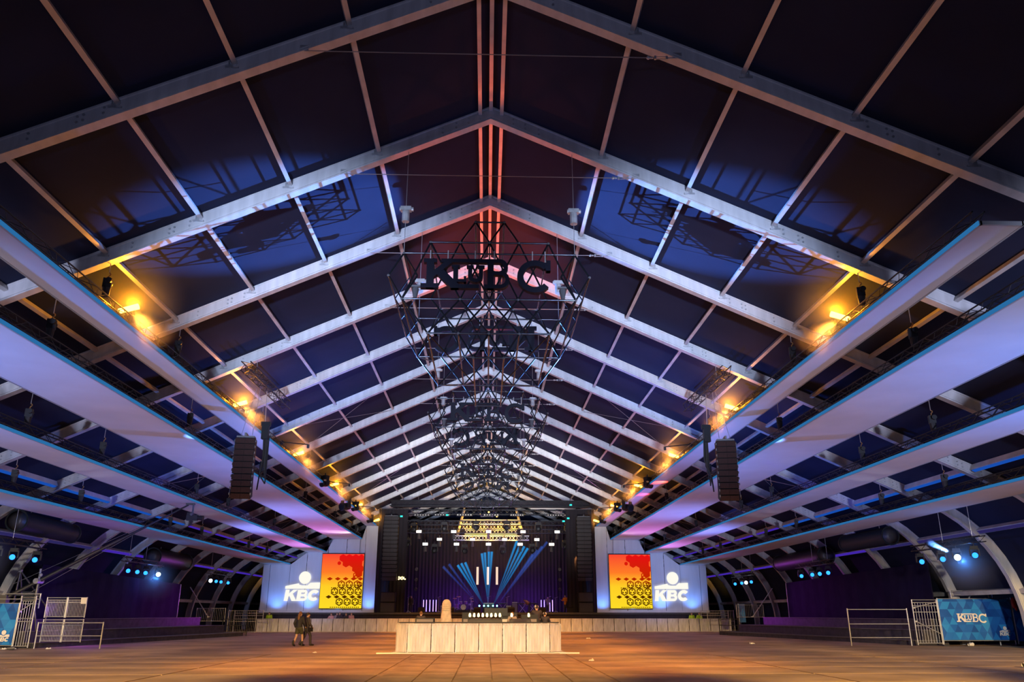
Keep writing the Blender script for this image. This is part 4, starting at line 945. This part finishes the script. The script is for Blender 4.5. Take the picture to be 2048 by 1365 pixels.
# right entrance: steel gate panel and two banners
FR = 45.2
fence('galvanised gate panel left of the large blue KLUBC banner', (23.2, FR), (24.56, FR), 0.05, 2.33, 9, 'entrance fences', rails=(.04, .42, .72, .86, .93, .99))
for (a, b) in (((23.25, FR, 1.25), (24.5, FR, .62)), ((23.25, FR, 1.95), (24.5, FR, 2.25))): 
    t = thing('brace_tube', f'{"lower" if a[2] < 1.5 else "upper"} diagonal scaffold tube across the gate panel', 'tube', a, 'gate braces'); rod('tube', V(*a)-V(0, .06, 0), V(*b)-V(0, .06, 0), .022, 'galv', t); MB().box(V(*a)-V(0, .03, 0), (.09, .09, .09)).build('coupler', 'galv', t)
def banner(label, p, q, z0, z1, logo, mini, group='entrance banners', flip=1):
    t = thing('fence_banner', label, 'banner', (p[0], p[1], z0), group); p = V(p[0], p[1], 0); q = V(q[0], q[1], 0); d = q-p; L = d.length; d.normalize(); nv = V(d.y, -d.x, 0)
    if nv.y > 0: nv = -nv
    mb = MB(); nx, nz = 26, 14; vs = []
    for i in range(nx+1):
        for j in range(nz+1):
            u, w = i/nx, j/nz; fold = .05*math.sin(9*(u+w)-2)*max(0, u+w-1.05)+.012*math.sin(7*u+3*w)+.02*math.sin(20*u)*(.1+abs(w-.5))
            vs.append(p+d*(L*u)+V(0, 0, z0+(z1-z0)*w)+nv*(.05+fold))
    mb.add(vs, [(i*(nz+1)+j, (i+1)*(nz+1)+j, (i+1)*(nz+1)+j+1, i*(nz+1)+j+1) for i in range(nx) for j in range(nz)]); mb.build('print_cloth', 'banner', t, True)
    for e in (p, q): rod('post', e+V(0, 0, .05), e+V(0, 0, z1+.05), .032, 'galv', t)
    for z in (z0-.03, z1+.02): rod('rail', p+V(0, 0, z), q+V(0, 0, z), .02, 'galv', t)
    mb = MB()
    for e in (p, q): mb.box(e+V(0, 0, .04), (.3, .5, .08))
    mb.build('foot', 'terrace', t)
    if logo:
        c, zc, sc = logo
        ob = [m for nm, m in klubc(lambda a, b, dd: p+d*(c+a*sc)+V(0, 0, zc+b*sc)+nv*(.11+dd), 0, .006, 42)]
        for (nm, _), m in zip(GLY.items(), ob): m.build(nm, 'white', t)
    if mini:
        c, zc, sc = mini
        for nm, m in kbc_logo(lambda a, b, dd: p+d*(c+a*sc)+V(0, 0, zc+b*sc)+nv*(.12+dd), 0, .006): m.build(nm, 'white', t)
banner('large blue banner with KLUBC lettering on the right entrance fence', (24.62, FR), (28.62, FR+.1), .30, 2.40, (1.75, 1.42, .44), (3.42, .52, .0085))
banner('second blue banner cut off at the right picture edge', (28.78, FR+.1), (31.2, FR+.1), .25, 2.45, None, None)
banner('bright blue banner with a small KBC logo at the left picture edge', (-26.2, 43.05), (-23.4, 43.0), .18, 2.12, None, (2.33, .34, .0095))
t = thing('red_jacket', 'red jacket hung on the fence post beside the second blue banner', 'jacket', (28.72, 45.1, 1.9)); mb = MB(); mb.ball((28.74, 45.02, 2.2), .2, 10, (.8, .5, 1.5)); mb.ball((28.82, 45.02, 2.0), .14, 8, (.7, .5, 1.6)); mb.build('cloth', 'red', t, True); MB().tube([(28.72, 45.06, 2.4), (28.74, 45.02, 2.5), (28.78, 45.15, 2.5)], .012).build('loop', 'red', t)
# left entrance: narrow gate bay, two storey railing stack
fence('narrow galvanised fence bay beside the bright blue banner', (-23.35, 43.0), (-22.62, 43.0), .05, 2.45, 6, 'entrance fences', rails=(.03, .5, .56, .90, .97))
for (a, b, nm) in (((-23.3, 43.0, 1.75), (-22.66, 43.0, 2.2), 'diagonal scaffold tube on the narrow fence bay'),):
    t = thing('brace_tube', nm, 'tube', a); rod('tube', V(*a)-V(0, .05, 0), V(*b)-V(0, .05, 0), .022, 'galv', t); MB().box(V(*a)-V(0, .02, 0), (.09, .09, .09)).build('coupler', 'galv', t)
rail('three bar top railing over the bright blue banner fence', (-26.2, 43.4), (-22.65, 43.4), 1.9, .72, (.97, .62, .30))
for j, (xa, xb) in enumerate(((-22.45, -21.45), (-21.40, -20.45))):
    for lv, z0 in enumerate((.28, 1.45)):
        fence(f'{["lower", "upper"][lv]} galvanised railing panel on the {["left", "right"][j]} half of the entrance stack', (xa, 43.75), (xb, 43.75), z0, 1.10 if lv == 0 else 1.0, 13, 'stacked railing panels', rails=(.05, .74, .86, .97))
t = thing('notice_sheet', 'pale paper notice tied to the upper railing panel', 'sign', (-20.6, 43.68, 2.2)); MB().bb(-20.72, -20.42, 43.68, 43.70, 2.12, 2.42).build('sheet', 'paper', t); mb = MB(); mb.tube([(-20.7, 43.70, 2.40), (-20.7, 43.76, 2.43)], .008); mb.tube([(-20.44, 43.70, 2.40), (-20.44, 43.76, 2.43)], .008); mb.build('ties', 'black', t)
point('entrance_purple', (-21.6, 46.0, 1.9), (.30, .06, 1.0), 110, .2)
# far fences behind the terraces beside the stage
for s, y, nm in ((-1, 74.0, 'left'), (1, 75.5, 'right')):
    fence(f'pale steel crowd fence behind the far end of the {nm} terrace', (s*24.2, y-2.5), (s*21.9, y-2.3), 1.3 if s > 0 else 1.0, 1.1, 16, 'far crowd fences', rails=(.05, .97))
    fence(f'pale steel crowd fence lower beside the far end of the {nm} terrace', (s*22.6, y+1), (s*20.2, y+1.1), .05, 1.9, 16, 'far crowd fences', rails=(.04, .5, .97))
    rail(f'three bar pale railing between the {nm} terrace and the stage barrier', (s*20.1, y+3), (s*22.7, y+3.1), .05, 1.9, (.97, .86, .75, .60))
    t = thing('scaffold_brace', f'slanting pale scaffold tube at the far end of the {nm} terrace wall', 'tube', (s*24.4, y-3, 1.4), 'scaffold braces'); rod('tube', (s*(24.5 if s > 0 else 24.3), y-4.5, 3.7), (s*22.9, y-3.4, 1.35), .04, 'galv', t); MB().box((s*22.9, y-3.4, 1.40), (.2, .2, .06)).build('foot', 'galv', t)
t = thing('blue_strip_banner', 'narrow light blue banner strip beside the right far fence', 'banner', (22.3, 73.5, .9)); MB().bb(22.2, 22.75, 73.5, 73.53, .92, 2.45).build('cloth', 'banner', t); MB().cyl((22.18, 73.52, .3), (22.18, 73.52, 2.5), .03).build('post', 'galv', t)
# scaffold A-frames behind the entrances
for s, x0, x1, xt, y, zt, nm in ((1, 26.5, 28.2, 28.25, 46.0, 4.48, 'right'), (-1, -23.0, -24.9, -24.75, 45.0, 3.8, 'left')):
    t = thing('scaffold_tripod', f'tall triangular scaffold tube frame behind the {nm} entrance fence', 'scaffold', (x0, y, 0), 'scaffold frames')
    rod('tube', (x1, y, 0), (xt, y, zt), .045, 'galv' if s > 0 else 'steel_dark', t); rod('tube', (x0-(0 if s > 0 else 0), y, 1.9), (xt, y, zt), .04, 'galv' if s > 0 else 'steel_dark', t); rod('tube', (x0, y, 0), (x0, y, 2.0), .04, 'galv' if s > 0 else 'steel_dark', t)
    rod('tube', (xt, y, zt-.02), (xt-s*.0, y+1.6, 0), .04, 'steel_dark', t)
    MB().box((xt, y, zt), (.14, .14, .14)).build('coupler', 'galv', t)
rail('three bar railing on the platform behind the large blue banner', (26.05, 46.3), (28.2, 46.3), 2.3, .58, (.97, .6, .2))

# ================================================================== CAMERA CRANE AND DUCTS
t = thing('camera_crane', 'long black camera crane reaching up over the left terrace', 'camera crane', (-23.3, 44.2, .8))
mb = MB(); mb.cyl((-23.3, 44.2, .9), (-23.3, 44.2, 3.2), .07, n=10)
for a in (0.5, 2.6, 4.7): mb.cyl((-23.3, 44.2, 2.1), (-23.3+.3*math.cos(a), 44.2+.3*math.sin(a), .80), .045)
mb.build('pedestal', 'steel_dark', t)
PV = V(-23.3, 44.2, 3.25); TIP = V(-17.1, 47.0, 7.55); dr = (TIP-PV).normalized()
a = MB(); a.cyl(PV-dr*1.6, PV+dr*4.2, .11, .09, n=8); a.cyl(PV+dr*4.2, TIP, .075, .045, n=8); a.build('boom', 'black', t)
rod('tension_rod', PV-dr*1.4+V(0, 0, .55), PV+dr*5.5+V(0, 0, .12), .014, 'steel_dark', t); rod('tension_rod', PV-dr*1.4-V(0, 0, .45), PV+dr*5.0-V(0, 0, .10), .014, 'steel_dark', t)
mb = MB(); mb.cyl(PV+V(0, 0, -.2), PV+V(0, 0, .62), .05); mb.cyl(PV-V(0, .3, 0), PV+V(0, .3, 0), .14, n=12); mb.ball(PV+V(.1, -.1, .3), .10); mb.build('pivot', 'galv', t)
mb = MB(); mb.box(PV-dr*1.7, (.5, .35, .4)); mb.build('counterweight', 'steel_dark', t)
h = MB(); h.box(TIP+V(.1, 0, .05), (.5, .12, .10)); h.cyl(TIP+V(.28, 0, .05), TIP+V(.28, 0, -.55), .05); h.cyl(TIP+V(.28, -.2, -.55), TIP+V(.28, .2, -.55), .08); h = h.build('remote_head', 'steel_dark', t)
c = MB(); c.box(TIP+V(.3, 0, -.72), (.62, .24, .30)); c.cyl(TIP+V(.60, 0, -.72), TIP+V(.92, 0, -.75), .11, .15, n=12); c.box(TIP+V(.1, 0, -.5), (.2, .18, .14)); c.build('camera', 'black', h)
def duct(label, p, q, r):
    t = thing('ventilation_duct', label, 'duct', p, 'ventilation ducts'); p = Vector(p); q = Vector(q); L = (q-p).length; d = q-p; n = 14
    pr = []
    for i in range(n+1): pr += [(r, L*i/n), (r*.975, L*min(1, (i+.5)/n))]
    mb = MB(); mb.lathe(p, pr[:-1], 24, axis=d); mb.build('casing', 'ductblack', t, True)
    for e, sg in ((p, -1), (q, 1)): m = MB(); m.lathe(e, [(r*1.05, -.05), (r*1.05, .05)], 24, axis=d); m.build('rim', 'ductblack', t)
    m = MB(); m.lathe(p-d.normalized()*.06, [(r*.9, -.01), (r*.2, .03)], 24, axis=-d); m.build('end_cover', 'steel_dark', t, True)
    for f in (.2, .8): e = p+d*f; rod('strap', e+V(0, 0, r), V(e.x, e.y, roof(e.x)-.4), .014, 'wire', t, 6)
duct('large dark cylindrical air duct hung near the left entrance', (-23.2, 41.0, 6.0-.0), (-23.6, 47.3, 5.95), .52)
duct('dark cylindrical air duct hung halfway along the left wall', (-24.1, 60.5, 5.55), (-24.1, 67.0, 5.55), .62)
duct('dark cylindrical air duct hung halfway along the right wall', (24.1, 58.0, 5.55), (24.1, 67.3, 5.55), .62)
duct('dark cylindrical air duct hung near the right entrance', (23.5, 47.1, 5.95), (23.3, 52.6, 5.95), .52)
# ================================================================== PEOPLE
def remesh_obj(mb, name, m, parent, vox, smooth=4):
    me = mb.mesh(name, m); o = bpy.data.objects.new(name, me); COL.objects.link(o)
    r = o.modifiers.new('r', 'REMESH'); r.mode = 'VOXEL'; r.voxel_size = vox; r.use_smooth_shade = True
    sm = o.modifiers.new('s', 'SMOOTH'); sm.factor = .5; sm.iterations = smooth
    dg = bpy.context.evaluated_depsgraph_get(); dg.update(); me2 = bpy.data.meshes.new_from_object(o.evaluated_get(dg)); me2.name = name
    bpy.data.objects.remove(o)
    if not me2.materials: me2.materials.append(MATS[m])
    o = bpy.data.objects.new(name, me2); COL.objects.link(o); o.parent = parent; ORI[o.name] = ORI[parent.name]; return o
def limb(mb, pts, rs):
    for (a, b, r, q) in zip(pts, pts[1:], rs, rs[1:]): mb.cyl(a, b, r, q, n=10); mb.ball(b, q, 10)
    mb.ball(pts[0], rs[0], 10)
POSES = {
 'walk': dict(el=((-.25, -.10, 1.16), (.25, .04, 1.17)), wr=((-.22, -.02, .95), (.24, .20, 1.0)), kn=((-.10, -.06, .50), (.10, .20, .52)), an=((-.11, -.30, .12), (.11, .22, .09)), toe=((-.11, -.16, .04), (.11, .40, .05))),
 'stand': dict(el=((-.26, -.02, 1.16), (.26, -.02, 1.16)), wr=((-.24, .08, .93), (.24, .08, .93)), kn=((-.10, .02, .50), (.10, .02, .50)), an=((-.11, -.01, .09), (.11, -.01, .09)), toe=((-.12, .16, .04), (.12, .16, .04))),
 'lean': dict(el=((-.27, .20, 1.20), (.27, .20, 1.20)), wr=((-.14, .42, 1.18), (.14, .42, 1.18)), kn=((-.10, .02, .50), (.10, .02, .50)), an=((-.11, -.03, .09), (.11, -.03, .09)), toe=((-.12, .14, .04), (.12, .14, .04))),
 'play': dict(el=((-.28, .06, 1.16), (.30, .02, 1.18)), wr=((-.08, .26, 1.08), (.36, .28, 1.26)), kn=((-.12, .04, .50), (.12, .02, .50)), an=((-.14, .0, .09), (.14, -.03, .09)), toe=((-.16, .17, .04), (.16, .14, .04))),
}
def person(label, loc, rz, pose, top, legs, shoes, hair, long_hair=False, bare_legs=False, hat=None, vox=.02, group=None, bend=0.0, sc=1.0, bag=False, short=False):
    t = thing('person', label, 'person', (0, 0, 0), group); p = POSES[pose]
    B = Matrix.Translation((0, 0, .93)) @ Matrix.Rotation(-bend, 4, 'X') @ Matrix.Translation((0, 0, -.93))
    def U(c): return B @ Vector(c)
    sh = [U((-.185, 0, 1.42)), U((.185, 0, 1.42))]; el = [U(c) for c in p['el']]; wr = [U(c) for c in p['wr']]; hip = [V(-.095, 0, .90), V(.095, 0, .90)]
    kn = [Vector(c) for c in p['kn']]; an = [Vector(c) for c in p['an']]; toe = [Vector(c) for c in p['toe']]
    pel, wst, chs, nck, hd = V(0, 0, .93), U((0, 0, 1.10)), U((0, .01, 1.30)), U((0, 0, 1.50)), U((0, .025, 1.62))
    b = MB()
    limb(b, [pel, wst, chs], [.15, .125, .15]); limb(b, [chs, U((0, 0, 1.42)), nck, U((0, .01, 1.56))], [.14, .10, .055, .055])
    b.ball(hd, .105, 14, (.82, .95, 1.14)); b.ball(hd+(U((0, .10, 1.60))-U((0, 0, 1.62))), .022, 8)          # skull, nose
    for s in (-1, 1): b.ball(hd+V(s*.088, 0, -.01), .025, 8, (.5, .8, 1.2))                                  # ears
    b.ball(hd+(U((0, .05, 1.545))-U((0, .025, 1.62))), .055, 8)                                             # jaw
    for i in (0, 1):
        limb(b, [sh[i], el[i], wr[i]], [.062, .046, .032])
        d = (wr[i]-el[i]).normalized(); sd = V(1, 0, 0)
        pm = wr[i]+d*.06; b.ball(pm, .042, 8, (.7, .9, 1.0))
        for f in range(4): o = V(0, (f-1.5)*.020, 0); limb(b, [pm+o, pm+o+d*(.065-.006*abs(f-1.3))+V(0, .01, -.01)], [.011, .009])
        limb(b, [pm+V(0, .03, 0), pm+V(0, .055, 0)+d*.03], [.012, .010])
        limb(b, [hip[i], kn[i], an[i]], [.092, .062, .042]); limb(b, [an[i]-V(0, .03, .03), toe[i]], [.045, .038])
    remesh_obj(b, 'body', 'skin', t, min(vox, .014))
    c = MB(); limb(c, [V(0, 0, .90) if not bare_legs else V(0, 0, .98), wst, chs], [.178, .165, .185]); limb(c, [sh[0], chs, sh[1]], [.10, .16, .10]); limb(c, [chs, U((0, 0, 1.43))], [.15, .10])
    for i in (0, 1): limb(c, [sh[i], el[i], el[i]+(wr[i]-el[i])*.9], [.088, .072, .055]) if not short else limb(c, [sh[i], sh[i]+(el[i]-sh[i])*.7], [.088, .075])
    remesh_obj(c, 'jacket', top, t, vox)
    c = MB(); limb(c, [pel+V(0, 0, .05), pel], [.165, .172])
    for i in (0, 1):
        if bare_legs: limb(c, [hip[i], hip[i]+(kn[i]-hip[i])*.55], [.118, .112])
        else: limb(c, [hip[i], kn[i], an[i]+V(0, 0, .02)], [.115, .082, .066])
    remesh_obj(c, 'shorts' if bare_legs else 'trousers', legs, t, vox)
    for i in (0, 1):
        c = MB(); limb(c, [an[i]+V(0, 0, .14 if bare_legs else .03), an[i]-V(0, .02, .02), toe[i]], [.062, .060, .050]); remesh_obj(c, 'shoe', shoes, t, vox)
    c = MB(); q = hd; c.ball(q+(U((0, -.02, 1.66))-U((0, .0, 1.62))), .112, 14, (.86, .98, 1.0))
    if long_hair: limb(c, [q+V(0, -.07, .04), q+V(0, -.13, -.05), q+V(0, -.15, -.24), q+V(.01, -.13, -.36)], [.06, .075, .065, .03])
    remesh_obj(c, 'hair', hair, t, vox)
    if hat: c = MB(); c.ball(q+V(0, 0, .05), .12, 12, (.95, 1.05, .8)); remesh_obj(c, 'cap', hat, t, vox)
    if bag:
        c = MB(); c.box((.30, .10, .86), (.10, .26, .22)); c = c.build('bag', 'blackgloss', t); MB().tube([(.30, .0, .96), (.27, .05, 1.15), (.30, .20, .96)], .012).build('strap', 'black', c)
    t.location = loc; t.rotation_euler = (0, 0, rz); t.scale = (sc, sc, sc); ORI[t.name] = Vector(loc); return t
person('walking person in a dark jacket, olive shorts and dark boots with a ponytail', (-10.02, 46.0, 0), -.35, 'walk', 'jacket', 'shorts', 'boots', 'hair', True, True, None, .016)
person('walking companion in dark clothes looking down with a bag in hand', (-9.72, 46.5, 0), -1.0, 'walk', 'cloth_dark', 'cloth_dark', 'boots', 'hairdark', False, False, None, .016, bag=True, sc=.97)
person('guard in a bright yellow vest behind the barrier near the left wing wall', (-20.9, 82.3, 0), PI, 'stand', 'hivis', 'cloth_dark', 'boots', 'hairdark', vox=.03, sc=1.02)
person('guard in a yellow vest behind the barrier under the right wing wall', (20.15, 82.3, 0), PI, 'stand', 'hivis', 'cloth_dark', 'boots', 'hair', vox=.03)
person('second guard in a yellow vest nearest the right end of the barrier', (20.95, 82.5, 0), PI-.4, 'lean', 'hivis', 'cloth_dark', 'boots', 'hair', vox=.03)
GRP = 'people behind the barrier'
for j, (x, y, c, h, lab) in enumerate(((-14.9, 82.0, 'cloth_pink', 'hair', 'leftmost of the five people leaning behind the barrier below the left screen'), (-14.50, 82.9, 'cloth_grey', 'hairdark', 'second from the left of the people behind the barrier below the left screen'), (-14.12, 82.1, 'cloth_dark', 'hair', 'middle one of the people behind the barrier below the left screen'), (-13.46, 81.9, 'cloth_dark', 'hair', 'fourth person behind the barrier, in dark clothes leaning over it'), (-13.10, 82.8, 'cloth_pink', 'hair', 'rightmost of the five people behind the barrier below the left screen'))):
    person(lab, (x, y, 0), PI+.2*(j % 3)-.2, 'lean', c, 'cloth_dark', 'boots', h, long_hair=j % 2 == 0, vox=.03, group=GRP, sc=.97+.02*(j % 3))
person('stage hand bending forward over the keyboards in purple light', (4.75, 92.6, ZS), PI/2+.3, 'play', 'cloth_pink', 'cloth_dark', 'boots', 'hairdark', vox=.03, bend=1.0)
person('standing musician in orange light at the right of the stage', (8.35, 88.4, ZS), PI-.5, 'play', 'orange_cloth', 'cloth_dark', 'boots', 'hairdark', vox=.03)
person('musician at the purple tubes on the right of the stage', (7.1, 96.5, ZS), PI-.2, 'play', 'cloth_grey', 'cloth_dark', 'boots', 'hairdark', vox=.03)
person('dark figure standing on the left half of the stage', (-8.2, 92.4, ZS), PI, 'stand', 'cloth_dark', 'cloth_dark', 'boots', 'hairdark', vox=.03)
person('crew member in dark clothes at the left end of the mixing enclosure', (-3.15, 41.2, .35), 0, 'lean', 'cloth_dark', 'cloth_dark', 'boots', 'hair', vox=.025, sc=.80)
person('crew member with a pale cap at the right of the mixing enclosure', (2.5, 41.6, .35), .2, 'lean', 'cloth_dark', 'cloth_dark', 'boots', 'hairdark', hat='white', vox=.025, sc=.97)
person('shorter crew member with a pale cap at the right end of the enclosure', (2.85, 40.9, .35), -.2, 'lean', 'cloth_dark', 'cloth_dark', 'boots', 'hairdark', hat='white', vox=.025, sc=.78)
person('crew member behind the lamp desk in the middle of the enclosure', (1.25, 40.2, .35), PI, 'lean', 'cloth_grey', 'cloth_dark', 'boots', 'hair', vox=.025, sc=.78)
spot('musician_orange', (9.5, 86.8, 7.5), (8.4, 88.4, 2.6), (1.0, .40, .10), 260, 30, .8, .1)
spot('stagehand_warm', (5.5, 90.0, 8.5), (4.8, 92.6, 2.6), (1.0, .55, .25), 160, 30, .8, .1)

# ================================================================== SMALL THINGS ON THE FLOOR
def litter(label, loc, m, r, kind):
    t = thing('litter_'+kind, label, 'litter', loc, 'litter on the floor'); mb = MB()
    if kind == 'cup':
        d = V(1, .3, .08).normalized(); mb.cyl(Vector(loc)+V(0, 0, r*.75), Vector(loc)+V(0, 0, r*.75)+d*r*2.6, r*.6, r*.85, n=12, cap=False); mb.build('cup', m, t, True); m2 = MB(); m2.lathe(Vector(loc)+V(0, 0, r*.75)+d*r*2.6, [(r*.88, -.008), (r*.88, .008)], 12, axis=d); m2.build('rim', m, t)
    else:
        rnd = random.Random(sum(map(ord, label))); vs = []; n = 9
        for i in range(n):
            for j in range(n): vs.append((loc[0]+(i/(n-1)-.5)*2*r+rnd.uniform(-.2, .2)*r*.4, loc[1]+(j/(n-1)-.5)*1.6*r+rnd.uniform(-.2, .2)*r*.4, loc[2]+.012+abs(rnd.gauss(0, .32))*r*(1 if 0 < i < n-1 and 0 < j < n-1 else .3)))
        mb.add(vs, [(i*n+j, (i+1)*n+j, (i+1)*n+j+1, i*n+j+1) for i in range(n-1) for j in range(n-1)]); mb.build('sheet', m, t)
litter('clear white plastic cup lying on the floor at the lower right', (17.0, 26.75, .025), 'white', .11, 'cup')
litter('yellow crumpled wrapper below the bright blue left banner', (-23.75, 42.0, 0), 'litter_yellow', .22, 'paper')
litter('white crumpled paper beside the yellow wrapper', (-23.2, 42.0, 0), 'paper', .14, 'paper')
litter('white paper scrap under the left fence bay', (-22.95, 42.4, 0), 'paper', .12, 'paper')
litter('dark crushed can before the left entrance fence', (-22.6, 41.2, 0), 'steel_dark', .11, 'cup')
litter('pale paper cup under the right blue banner', (25.6, 44.6, 0), 'paper', .11, 'cup')
litter('small white paper on the floor behind the walking couple', (-7.4, 37.4, .025), 'paper', .09, 'paper')
litter('small white flattened paper right of the mixing enclosure', (3.8, 30.8, 0.025), 'paper', .10, 'paper')
litter('white paper on the floor before the barrier right of the enclosure', (7.0, 58.0, 0), 'paper', .16, 'paper')
litter('pale paper streak on the floor right of the enclosure', (15.1, 48.0, 0), 'paper', .14, 'paper')
litter('pale paper at the foot of the left terrace', (-21.2, 42.3, 0), 'paper', .13, 'paper')
# mixed glows that reach the far roof and sides
for s in (-1, 1):
    spot('side_amber', (s*23.0, 90.5, 2.4), (s*25.5, 92.5, 6.5), (1.0, .48, .05), 420, 90, .9, .15)
    spot('roof_white', (s*12.6, 80.0, 6.8), (s*15.0, 77, 10.8), (1.0, .86, .62), 420 if s < 0 else 120, 46, .3, .08)
spot('roof_red', (12.6, 55.0, 9.3), (10.6, 57.5, 13.0), (1.0, .05, .03), 900, 50, .6, .1)
spot('roof_red', (12.4, 61.0, 9.3), (10.8, 63.5, 13.0), (1.0, .03, .08), 700, 50, .6, .1)
spot('ridge_red', (0.0, 36.0, 9.4), (0.0, 26.5, 17.5), (1.0, .12, .03), 2200, 44, .8, .12)
spot('ridge_red', (0.0, 29.4, 9.2), (0.0, 33.5, 17.5), (1.0, .09, .02), 7000, 60, .8, .12)
for o in [x for p_ in (MHB, MHH, MHD) for x in ([p_]+list(p_.children_recursive))]: bpy.data.objects.remove(o)
